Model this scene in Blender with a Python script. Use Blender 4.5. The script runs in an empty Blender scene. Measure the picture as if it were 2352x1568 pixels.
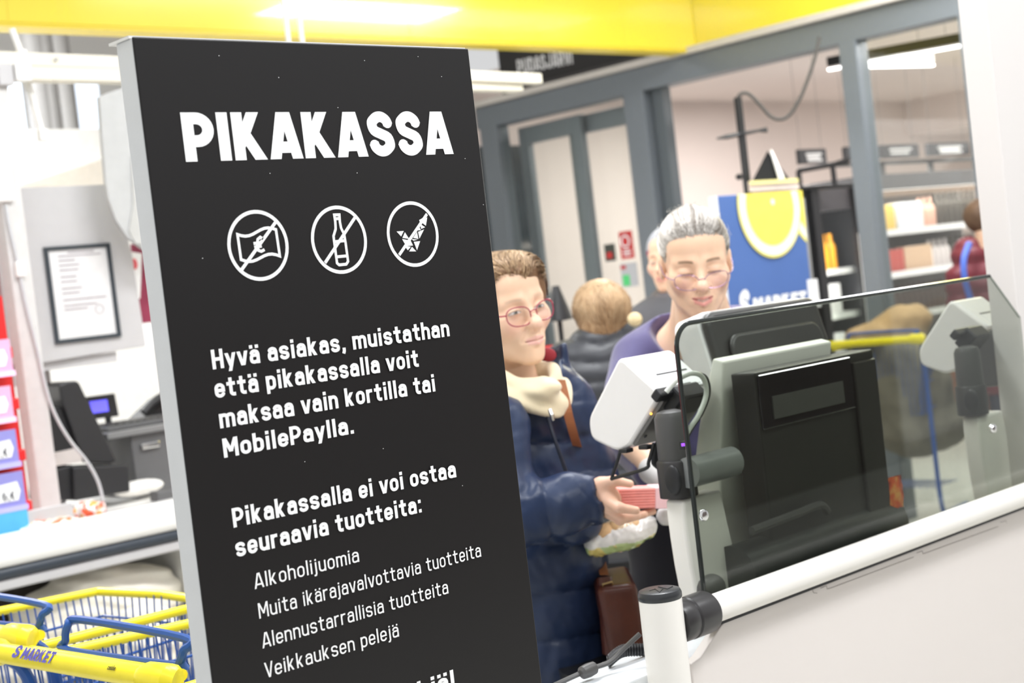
import bpy, bmesh, math, random
import numpy as np
from mathutils import Vector, Matrix
random.seed(7); rng = np.random.RandomState(7)
SC = bpy.context.scene; COL = SC.collection
# ------------------------------------------------------------------ camera, world, lights, exposure
FPX, CX, CY, CAMH = 3400.0, 1176.0, 784.0, 1.52
ROLL, PITCH, YAW = -.11566, -.03555, .81867
_f = np.array([math.cos(YAW)*math.cos(PITCH), math.sin(YAW)*math.cos(PITCH), math.sin(PITCH)])
_r = np.array([math.sin(YAW), -math.cos(YAW), 0.0]); _u = np.cross(_r, _f)
CR = math.cos(ROLL)*_r + math.sin(ROLL)*_u; CU = -math.sin(ROLL)*_r + math.cos(ROLL)*_u; CF = _f
CO = np.array([0, 0, CAMH])
HF = np.array([math.cos(YAW), math.sin(YAW), 0.0]); HR = _r.copy(); UP = np.array([0, 0, 1.0])
cam = bpy.data.cameras.new('camera'); camo = bpy.data.objects.new('camera', cam); COL.objects.link(camo)
camo.matrix_world = Matrix(((CR[0], CU[0], -CF[0], CO[0]), (CR[1], CU[1], -CF[1], CO[1]), (CR[2], CU[2], -CF[2], CO[2]), (0, 0, 0, 1)))
cam.sensor_width = 36.0; cam.lens = FPX/2352*36.0; cam.clip_start = .05; cam.clip_end = 100
cam.dof.use_dof = True; cam.dof.focus_distance = 2.05; cam.dof.aperture_fstop = 5.6
SC.camera = camo
SC.view_settings.view_transform = 'Standard'; SC.view_settings.look = 'None'
SC.view_settings.gamma = 1.0; SC.view_settings.use_curve_mapping = False
SC.view_settings.exposure = 0.52
world = bpy.data.worlds.new('world'); SC.world = world; world.use_nodes = True
world.node_tree.nodes['Background'].inputs[0].default_value = (.985, .99, 1.0, 1)
world.node_tree.nodes['Background'].inputs[1].default_value = .48
def area(loc, size, sy, power, col=(.97, .985, 1.0), rot=(0, 0, 0)):
    l = bpy.data.lights.new('ceiling_light', 'AREA'); l.shape = 'RECTANGLE'; l.size = size; l.size_y = sy
    l.energy = power; l.color = col
    o = bpy.data.objects.new('ceiling_light', l); COL.objects.link(o); o.location = loc; o.rotation_euler = rot
    return o
# rows of linear ceiling lamps over the checkout hall, plus an added fascia light
for x, y, p in ((.6, -.2, 30), (2.6, .2, 46), (1.0, 2.6, 38), (2.9, 2.75, 46), (2.2, 7.0, 130), (.0, 5.0, 8), (6.4, 3.4, 58), (4.9, 3.9, 26), (4.6, .6, 16)):  # next-to-last lamp is added to brighten the yellow fascia
    area((x, y, 3.5), 1.5, .5, p)
# lamps of the entrance hall behind the glass partition
for x, y, p in ((8.6, 4.0, 50), (9.8, 6.6, 48), (12.2, 5.0, 75), (8.2, 7.0, 10)):
    area((x, y, 2.9), 1.4, .2, p, (1, .975, .96))

# ------------------------------------------------------------------ helpers
def ray(px, py): return CF + CR*(px-CX)/FPX - CU*(py-CY)/FPX
def at(px, py, d): return CO + ray(px, py)*d
def atX(px, py, X): w = ray(px, py); return CO + w*(X/w[0])
def atY(px, py, Y): w = ray(px, py); return CO + w*(Y/w[1])
def atZ(px, py, Z): w = ray(px, py); return CO + w*((Z-CAMH)/w[2])
V3 = lambda *a: np.array(a, float)
def nrm(v): v = np.asarray(v, float); return v/np.linalg.norm(v)

MATS = {}
def mat(name, col, rough=.5, metal=0.0, var=.04, scale=30.0, bump=0.0, bscale=200.0, coat=0.0, spec=.5, trans=0.0, emis=None, estr=1.0, attr=False, ior=1.45, sheen=0.0, sss=0.0, alpha=1.0):
    if name in MATS: return MATS[name]
    m = bpy.data.materials.new(name); m.use_nodes = True; nt = m.node_tree; N = nt.nodes; b = N['Principled BSDF']
    tc = N.new('ShaderNodeTexCoord')
    no = N.new('ShaderNodeTexNoise'); no.inputs['Scale'].default_value = scale; no.inputs['Detail'].default_value = 3
    nt.links.new(tc.outputs['Object'], no.inputs['Vector'])
    hs = N.new('ShaderNodeHueSaturation')
    mr = N.new('ShaderNodeMapRange'); mr.inputs[3].default_value = 1-var*2; mr.inputs[4].default_value = 1+var*2
    nt.links.new(no.outputs['Fac'], mr.inputs[0]); nt.links.new(mr.outputs[0], hs.inputs['Value'])
    hs.inputs['Color'].default_value = (*col, 1)
    if attr:
        a = N.new('ShaderNodeAttribute'); a.attribute_name = 'Col'; nt.links.new(a.outputs['Color'], hs.inputs['Color'])
    nt.links.new(hs.outputs[0], b.inputs['Base Color'])
    b.inputs['Roughness'].default_value = rough; b.inputs['Metallic'].default_value = metal
    b.inputs['Coat Weight'].default_value = coat; b.inputs['Specular IOR Level'].default_value = spec
    b.inputs['Transmission Weight'].default_value = trans; b.inputs['IOR'].default_value = ior
    b.inputs['Sheen Weight'].default_value = sheen; b.inputs['Alpha'].default_value = alpha
    if sss: b.inputs['Subsurface Weight'].default_value = sss; b.inputs['Subsurface Radius'].default_value = (.012, .005, .003); b.inputs['Subsurface Scale'].default_value = 1.0
    if bump:
        n2 = N.new('ShaderNodeTexNoise'); n2.inputs['Scale'].default_value = bscale; n2.inputs['Detail'].default_value = 4
        nt.links.new(tc.outputs['Object'], n2.inputs['Vector'])
        bp = N.new('ShaderNodeBump'); bp.inputs['Strength'].default_value = bump; bp.inputs['Distance'].default_value = .004
        nt.links.new(n2.outputs['Fac'], bp.inputs['Height']); nt.links.new(bp.outputs[0], b.inputs['Normal'])
    if emis: b.inputs['Emission Color'].default_value = (*emis, 1); b.inputs['Emission Strength'].default_value = estr
    MATS[name] = m; return m
def glassmat(name, tint, rough=.0, refl=1.0):
    # thin sheet glass: tinted see-through with a mirror-like surface reflection
    m = bpy.data.materials.new(name); m.use_nodes = True; nt = m.node_tree; N = nt.nodes; N.remove(N['Principled BSDF'])
    t = N.new('ShaderNodeBsdfTransparent'); t.inputs[0].default_value = (*[c**.5 for c in tint], 1)
    g = N.new('ShaderNodeBsdfGlossy'); g.inputs['Roughness'].default_value = rough
    lw = N.new('ShaderNodeLayerWeight'); lw.inputs[0].default_value = .5
    pw = N.new('ShaderNodeMath'); pw.operation = 'POWER'; pw.inputs[1].default_value = 5.0; nt.links.new(lw.outputs['Facing'], pw.inputs[0])
    mu = N.new('ShaderNodeMath'); mu.operation = 'MULTIPLY_ADD'; mu.inputs[1].default_value = .96*refl; mu.inputs[2].default_value = .04*refl; nt.links.new(pw.outputs[0], mu.inputs[0])
    mx = N.new('ShaderNodeMixShader'); nt.links.new(mu.outputs[0], mx.inputs[0]); nt.links.new(t.outputs[0], mx.inputs[1]); nt.links.new(g.outputs[0], mx.inputs[2])
    nt.links.new(mx.outputs[0], N['Material Output'].inputs[0]); return m

class MB:
    """collects shapes (verts, faces) that become ONE mesh"""
    def __init__(s): s.v = []; s.f = []
    def add(s, v, f):
        o = len(s.v); s.v += [tuple(map(float, p)) for p in v]; s.f += [tuple(i+o for i in q) for q in f]; return s
    def box(s, c, size, ax=None):
        c = V3(*c); ax = ax if ax is not None else np.eye(3); h = V3(*size)/2
        vs = [c + sum(np.asarray(ax[k])*(h[k]*sg[k]) for k in range(3)) for sg in [(-1,-1,-1),(1,-1,-1),(1,1,-1),(-1,1,-1),(-1,-1,1),(1,-1,1),(1,1,1),(-1,1,1)]]
        return s.add(vs, [(0,3,2,1),(4,5,6,7),(0,1,5,4),(1,2,6,5),(2,3,7,6),(3,0,4,7)])
    def box2(s, lo, hi):
        lo = V3(*lo); hi = V3(*hi); return s.box((lo+hi)/2, np.abs(hi-lo))
    def prism(s, pts, ext):
        # planar polygon (3D points) extruded by vector ext
        n = len(pts); pts = [V3(*p) for p in pts]; e = V3(*ext)
        return s.add(pts+[p+e for p in pts], [tuple(range(n-1, -1, -1)), tuple(range(n, 2*n))]+[(i, (i+1) % n, n+(i+1) % n, n+i) for i in range(n)])
    def tube(s, pts, r, n=10, closed=False, caps=True):
        pts = [V3(*p) for p in pts]; m = len(pts); rr = r if hasattr(r, '__len__') else [r]*m
        prev = None; vs = []
        for i in range(m):
            if closed: t = pts[(i+1) % m]-pts[i-1]
            else: t = pts[min(i+1, m-1)]-pts[max(i-1, 0)]
            t = nrm(t)
            if prev is None: a = nrm(np.cross(t, (0, 0, 1) if abs(t[2]) < .9 else (1, 0, 0)))
            else: a = nrm(prev - t*np.dot(prev, t))
            prev = a; b = np.cross(t, a)
            vs += [pts[i] + rr[i]*(a*math.cos(2*math.pi*k/n)+b*math.sin(2*math.pi*k/n)) for k in range(n)]
        fs = []
        for i in range(m if closed else m-1):
            j = (i+1) % m
            fs += [(i*n+k, i*n+(k+1) % n, j*n+(k+1) % n, j*n+k) for k in range(n)]
        if caps and not closed: fs += [tuple(range(n-1, -1, -1)), tuple((m-1)*n+k for k in range(n))]
        return s.add(vs, fs)
    def lathe(s, prof, o=(0, 0, 0), ax=(0, 0, 1), n=24):
        ax = nrm(ax); a = nrm(np.cross(ax, (1, 0, 0) if abs(ax[0]) < .8 else (0, 1, 0))); b = np.cross(ax, a); o = V3(*o)
        vs = []; m = len(prof)
        for r, h in prof: vs += [o+ax*h+max(r, 1e-5)*(a*math.cos(2*math.pi*k/n)+b*math.sin(2*math.pi*k/n)) for k in range(n)]
        fs = [(i*n+k, i*n+(k+1) % n, (i+1)*n+(k+1) % n, (i+1)*n+k) for i in range(m-1) for k in range(n)]
        fs += [tuple(range(n-1, -1, -1)), tuple((m-1)*n+k for k in range(n))]
        return s.add(vs, fs)
    def ell(s, c, r, n=16, ax=None):
        ax = ax if ax is not None else np.eye(3); c = V3(*c); m = n//2
        vs = []
        for i in range(m+1):
            th = math.pi*i/m
            for k in range(n):
                ph = 2*math.pi*k/n; p = (math.sin(th)*math.cos(ph)*r[0], math.sin(th)*math.sin(ph)*r[1], math.cos(th)*r[2])
                vs.append(c+sum(np.asarray(ax[q])*p[q] for q in range(3)))
        return s.add(vs, [(i*n+k, (i+1)*n+k, (i+1)*n+(k+1) % n, i*n+(k+1) % n) for i in range(m) for k in range(n)])
def spline(pts, n=8, closed=False):
    P = [V3(*p) for p in pts]; m = len(P); out = []
    for i in range(m if closed else m-1):
        p0, p1, p2, p3 = (P[(i-1) % m], P[i], P[(i+1) % m], P[(i+2) % m]) if closed else (P[max(i-1, 0)], P[i], P[i+1], P[min(i+2, m-1)])
        for k in range(n):
            t = k/n; out.append(.5*((2*p1)+(-p0+p2)*t+(2*p0-5*p1+4*p2-p3)*t*t+(-p0+3*p1-3*p2+p3)*t**3))
    if not closed: out.append(P[-1])
    return out

def tag(o, label=None, cat=None, group=None, kind=None):
    if label: o['label'] = label
    if cat: o['category'] = cat
    if group: o['group'] = group
    if kind: o['kind'] = kind
    return o
def mesh_of(name, v, f, origin=(0, 0, 0)):
    me = bpy.data.meshes.new(name); o = V3(*origin)
    me.from_pydata([tuple(V3(*p)-o) for p in v] if len(v) < 20000 else (np.asarray(v)-o).tolist(), [], f if isinstance(f, list) else f.tolist()); me.update(); return me
def obj(name, mb, m, parent=None, smooth=False, bevel=0.0, seg=2, origin=None, recalc=True, sub=0):
    """link one mesh object; vertices are given in world space, the origin is the parent's (or its own base)"""
    if isinstance(mb, MB): v, f = mb.v, mb.f
    else: v, f = mb
    if origin is None:
        if parent is not None: origin = wloc(parent)
        else:
            a = np.asarray(v); origin = ((a[:, 0].min()+a[:, 0].max())/2, (a[:, 1].min()+a[:, 1].max())/2, a[:, 2].min())
    me = mesh_of(name, v, f, origin)
    if recalc:
        b = bmesh.new(); b.from_mesh(me); bmesh.ops.recalc_face_normals(b, faces=b.faces); b.to_mesh(me); b.free()
    o = bpy.data.objects.new(name, me); COL.objects.link(o)
    if m: me.materials.append(m)
    if parent is not None: o.parent = parent
    else: o.location = tuple(map(float, origin))
    if smooth:
        for p in me.polygons: p.use_smooth = True
        if smooth != 'all':
            me.set_sharp_from_angle(angle=math.radians(smooth if isinstance(smooth, (int, float)) and smooth > 1 else 40))
    if bevel:
        md = o.modifiers.new('bevel', 'BEVEL'); md.width = bevel; md.segments = seg; md.limit_method = 'ANGLE'; md.angle_limit = math.radians(35); md.harden_normals = False
    if sub:
        md = o.modifiers.new('subd', 'SUBSURF'); md.levels = sub; md.render_levels = sub
    return o
def wloc(o):
    p = V3(*o.location)
    while o.parent is not None: o = o.parent; p = p+V3(*o.location)
    return p
def thing(name, label, cat, loc, group=None, rz=0.0):
    o = bpy.data.objects.new(name, None); COL.objects.link(o); o.location = tuple(map(float, loc)); o.empty_display_size = .1
    if rz: o.rotation_euler = (0, 0, rz)
    return tag(o, label, cat, group)
def struct(name, mb, m, **k):
    o = obj(name, mb, m, **k)
    if k.get('parent') is None: o['kind'] = 'structure'
    return o
def copy_tree(o, parent=None):
    c = o.copy(); COL.objects.link(c); c.parent = parent
    for ch in list(o.children): copy_tree(ch, c)
    return c

# ------------------------------------------------------------------ implicit surfaces (bodies, heads, hands, coats)
def dot(a, b): return np.einsum('ij,ij->i', a, b)
def s_sph(P, c, r): return np.linalg.norm(P-V3(*c), axis=1)-r
def s_ell(P, c, r, ax=None):
    Q = P-V3(*c)
    if ax is not None: Q = Q@np.asarray(ax).T
    r = V3(*r); k0 = np.linalg.norm(Q/r, axis=1); k1 = np.linalg.norm(Q/(r*r), axis=1)+1e-9
    return k0*(k0-1)/k1
def s_cap(P, a, b, ra, rb):
    a = V3(*a); b = V3(*b); d = b-a; Q = P-a; t = np.clip(Q@d/(d@d), 0, 1)
    return np.linalg.norm(Q-t[:, None]*d, axis=1)-(ra+(rb-ra)*t)
def s_capel(P, a, b, ra, rb, sq, n):
    # capsule flattened by factor sq along direction n
    n = nrm(n); a = V3(*a); b = V3(*b); d = b-a; Q = P-a; t = np.clip(Q@d/(d@d), 0, 1); W = Q-t[:, None]*d; wn = W@n
    W = W+np.outer(wn/sq-wn, n); return (np.linalg.norm(W, axis=1)-(ra+(rb-ra)*t))*min(1, sq)
def smin(a, b, k):
    h = np.clip(.5+.5*(b-a)/k, 0, 1); return b*(1-h)+a*h-k*h*(1-h)
def smax(a, b, k): return -smin(-a, -b, k)
_ND = rng.normal(size=(24, 3)); _ND /= np.linalg.norm(_ND, axis=1)[:, None]; _NP = rng.rand(24)*6.28
def snoise(P, sc, o=0):
    s = 0
    for i in range(6):
        d = _ND[(i+o) % 24]; s = s+np.sin(P@d*sc*(1+.37*i)+_NP[(i+o*3) % 24]+1.7*np.sin(P@_ND[(i+o+7) % 24]*sc*.7))/(1+.3*i)
    return s/3.0
def surfnet(fn, lo, hi, h, slack=1.6):
    lo = V3(*lo); hi = V3(*hi); B = 8
    nb = np.ceil((hi-lo)/(h*B)).astype(int)+1; n = nb*B
    bx = [lo[k]+(np.arange(nb[k])*B+(B-1)/2)*h for k in range(3)]
    BC = np.stack(np.meshgrid(*bx, indexing='ij'), -1).reshape(-1, 3)
    cv = fn(BC); act = np.abs(cv) < h*B*.87*slack
    vals = np.repeat(np.repeat(np.repeat(np.where(cv < 0, -1.0, 1.0).reshape(nb), B, 0), B, 1), B, 2)
    ids = np.argwhere(act.reshape(nb)); off = np.stack(np.meshgrid(*[np.arange(B)]*3, indexing='ij'), -1).reshape(-1, 3)
    G = (ids[:, None, :]*B+off[None]).reshape(-1, 3)
    for s in range(0, len(G), 400000):
        g = G[s:s+400000]; vals[g[:, 0], g[:, 1], g[:, 2]] = fn(lo+g*h)
    ins = vals < 0; c = np.zeros(tuple(n-1), np.int8)
    sl = [slice(0, -1), slice(1, None)]
    cor = [(i, j, k) for i in (0, 1) for j in (0, 1) for k in (0, 1)]
    for i, j, k in cor: c += ins[sl[i], sl[j], sl[k]]
    cells = np.argwhere((c > 0) & (c < 8)); idx = -np.ones(tuple(n-1), np.int64); idx[tuple(cells.T)] = np.arange(len(cells))
    acc = np.zeros((len(cells), 3)); cnt = np.zeros(len(cells))
    for a in cor:
        for ax in range(3):
            if a[ax] == 0:
                b = list(a); b[ax] = 1
                va = vals[tuple((cells+a).T)]; vb = vals[tuple((cells+b).T)]; cr = (va < 0) != (vb < 0)
                t = np.where(cr, va/np.where(cr, va-vb, 1), 0); p = np.tile(V3(*a), (len(cells), 1)); p[:, ax] = t
                acc[cr] += p[cr]; cnt[cr] += 1
    V = lo+(cells+acc/cnt[:, None])*h; faces = []
    for ax in range(3):
        o1, o2 = [(1, 2), (2, 0), (0, 1)][ax]
        s0 = [slice(0, None)]*3; s0[ax] = slice(0, -1); s1 = [slice(0, None)]*3; s1[ax] = slice(1, None)
        A = ins[tuple(s0)]; Bv = ins[tuple(s1)]; e = np.argwhere(A != Bv)
        e = e[(e[:, o1] > 0) & (e[:, o2] > 0) & (e[:, o1] < n[o1]-1) & (e[:, o2] < n[o2]-1)]
        def cid(d1, d2): q = e.copy(); q[:, o1] += d1; q[:, o2] += d2; return idx[tuple(q.T)]
        q = np.stack([cid(-1, -1), cid(0, -1), cid(0, 0), cid(-1, 0)], 1)
        fl = ~A[tuple(e.T)]; q[fl] = q[fl][:, ::-1]; faces.append(q)
    Fc = np.concatenate(faces); Fc = Fc[(Fc >= 0).all(1)]
    return V, Fc
def sdfobj(name, fn, lo, hi, h, m, parent, colfn=None, xf=None, extra=()):
    """mesh from an implicit function; xf=(R,t) maps local points to world; extra: more (V,F) pieces already in world space"""
    V, Fc = surfnet(fn, lo, hi, h); Vl = V
    if xf is not None: V = V@np.asarray(xf[0])+V3(*xf[1])     # rows of R are the local axes in world
    C = colfn(Vl) if colfn else None
    for Ve, Fe, Ce in extra:
        Fc = np.concatenate([Fc, Fe+len(V)]); V = np.concatenate([V, Ve])
        if C is not None: C = np.concatenate([C, Ce])
    o = obj(name, (V, Fc), m, parent, smooth='all', recalc=False)
    if C is not None:
        a = o.data.color_attributes.new('Col', 'FLOAT_COLOR', 'POINT'); a.data.foreach_set('color', np.c_[C, np.ones(len(C))].astype(np.float32).ravel())
    return o
def lerp(a, b, t): return a+(b-a)*t
def sstep(a, b, x): t = np.clip((x-a)/(b-a), 0, 1); return t*t*(3-2*t)
# ------------------------------------------------------------------ materials
M_floor = mat('floor_vinyl', (.62, .62, .58), .35, var=.05, scale=6, bump=.02)
M_wall = mat('wall_beige', (.78, .685, .64), .8, var=.01, scale=3)
M_wallw = mat('wall_white', (.82, .81, .79), .7, var=.01, scale=3)
M_ceil = mat('ceiling_paint', (.84, .755, .715), .8, var=.01, scale=3)
M_frame = mat('grey_aluminium_frame', (.175, .195, .215), .4, metal=.15, var=.02)
M_framed = mat('dark_grey_frame', (.10, .115, .125), .4, var=.02)
M_yellow = mat('yellow_fascia', (.95, .79, .06), .17, var=.015, scale=2, coat=.7, spec=.7)
M_yellowd = mat('yellow_edge', (.85, .66, .05), .3, var=.02)
M_black = mat('black_plastic', (.018, .018, .02), .4, var=.1)
M_blackg = mat('black_gloss', (.012, .012, .014), .06, var=.05, coat=.5)
M_white = mat('white_paint', (.84, .83, .81), .35, var=.012)
M_chrome = mat('chrome', (.8, .8, .8), .12, metal=1.0, var=.01)
M_print_w = mat('white_print', (.92, .92, .92), .45, var=.01)
M_sign = mat('sign_black_film', (.0125, .0115, .0118), .34, var=.05, scale=900, bump=.03, bscale=1500, spec=.42)
M_signside = mat('sign_grey_side', (.72, .735, .75), .3, var=.02, bump=.06, bscale=260)
M_beigep = mat('beige_panel', (.79, .735, .70), .5, var=.01, scale=4)
M_rail = mat('rail_offwhite', (.88, .85, .80), .33, var=.008)

# ------------------------------------------------------------------ structure
struct('floor', MB().box2((-3, -3, -.1), (16, 12, 0)), M_floor)
struct('wall_back', MB().box2((7.16, 8.2, 0), (19, 8.4, 3.0)), M_wall)
struct('ceiling', MB().box2((7.16, 1.4, 2.95), (19, 8.4, 3.05)), M_ceil)
struct('wall_far', MB().box2((18.8, 1.4, 0), (19, 8.2, 2.95)), M_wall)
# dropped bulkhead in the entrance hall
struct('trim_1', MB().box2((13.5, 6.2, 2.6), (18.8, 8.2, 2.95)), M_ceil)
struct('wall_shop', MB().box2((-3, 9.2, 0), (7.1, 9.4, 4.6)), M_wallw)
struct('trim_2', MB().box2((7.06, 7.75, 0), (7.14, 9.2, 4.6)), M_wallw)
# unseen dark wall added behind the viewer to darken the sign's reflections
struct('wall_rear_added', MB().box2((-3, -2.7, 0), (9, -2.5, 1.75)), mat('added_rear_wall', (.13, .105, .10), .7, var=.2, scale=2))
# right hand partition board: white front and pale narrow edge
struct('wall_right', MB().box2((3.086, 1.64, 0), (4.4, 1.710, 3.2)), mat('board_white', (.72, .685, .665), .5, var=.01, scale=3), bevel=.004)

# glass partition with sliding doors (plane X = 7.02)
PX = 7.02
struct('trim_3', MB().box2((PX, 3.48, 2.644), (PX+.14, 7.61, 2.789)), M_frame, bevel=.005)
struct('trim_4', MB().box2((PX-.04, 3.48, 2.792), (PX+.13, 7.61, 2.832)), mat('pale_rail', (.62, .58, .53), .5), bevel=.004)
def frame_post(name, y0, y1, x0=PX, x1=PX+.12, z1=2.65, m=M_frame): return struct(name, MB().box2((x0, y0, 0), (x1, y1, z1)), m, bevel=.005)
M_pane = glassmat('door_glass', (.93, .955, .935), refl=.75)
def glass_door(name, y0, y1, x, fw=.1, zt=2.62):
    d = thing(name, None, None, (x, (y0+y1)/2, 0)); d['kind'] = 'structure'
    for a, b in ((y0, y0+fw), (y1-fw, y1)): obj('door_stile', MB().box2((x-.025, a, .02), (x+.025, b, zt)), M_frame, d, bevel=.003)
    obj('door_rail', MB().box2((x-.025, y0+fw, zt-.12), (x+.025, y1-fw, zt)), M_frame, d, bevel=.003)
    obj('door_rail', MB().box2((x-.025, y0+fw, .02), (x+.025, y1-fw, .16)), M_frame, d, bevel=.003)
    obj('pane', MB().box2((x-.005, y0+fw, .16), (x+.005, y1-fw, zt-.12)), M_pane, d)
    return d
frame_post('trim_5', 7.417, 7.584); frame_post('trim_6', 6.068, 6.235); frame_post('trim_7', 4.517, 4.626); frame_post('trim_8', 3.70, 3.90)
frame_post('trim_9', 5.967, 6.061, PX+.07, PX+.15, m=M_framed)
glass_door('door_1', 6.815, 7.417, PX+.23, .087); glass_door('door_2', 6.148, 7.00, PX+.30, .10)
struct('window_1', MB().box2((PX+.05, 3.90, .1), (PX+.06, 4.517, 2.64)), M_pane)
struct('window_2', MB().box2((PX+.05, 6.235, .1), (PX+.06, 7.417, 2.64)), M_pane)
# night-dark outer window seen at the left of the entrance hall
struct('window_3', MB().box2((7.25, 8.15, .3), (8.05, 8.19, 2.6)), mat('night_glass', (.02, .03, .035), .08, var=.3, scale=8))
for k_, (zz, hh) in enumerate(((1.90, .17), (1.42, .46), (.95, .15))):
    struct('window_%d' % (4+k_), MB().box2((7.66, 8.13, zz), (7.80, 8.148, zz+hh)), mat('blue_outside_light', (.12, .28, .75), .4, emis=(.12, .3, .9), estr=.7, var=.2))

# yellow fascia: two bands meeting in an inner corner
FY, FX, FZ = 5.655, 7.076, 2.817
def fascia(name, lo, hi, seams, horiz):
    o = struct(name, MB().box2(lo, hi), M_yellow, bevel=.004)
    for s in seams:
        if horiz: obj('seam', MB().box2((s-.0012, lo[1]-.0012, lo[2]+.006), (s+.0012, lo[1]+.01, hi[2])), M_yellowd, o)
        else: obj('seam', MB().box2((lo[0]-.0012, s-.0012, lo[2]+.006), (lo[0]+.01, s+.0012, hi[2])), M_yellowd, o)
    return o
sx = [atY(18, 30, FY)[0]]
fascia('trim_10', (-2.2, FY, FZ), (FX+.1, FY+.12, 4.6), [sx[0], sx[0]+2.1, sx[0]+3.7], True)
obj('back_panel', MB().box2((-2.2, FY+.121, FZ), (FX, FY+.135, 4.6)), M_wallw, bpy.data.objects['trim_10'])  # unseen white backing, added to keep yellow bounce light off the left side
fascia('trim_11', (FX, 1.7, FZ+.008), (FX+.1, FY-.001, 4.6), [4.2, 2.75], False)
obj('edge_strip', MB().box2((-2.2, FY-.003, FZ-.018), (FX, FY+.12, FZ-.001)), M_yellowd, bpy.data.objects['trim_10'])

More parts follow.
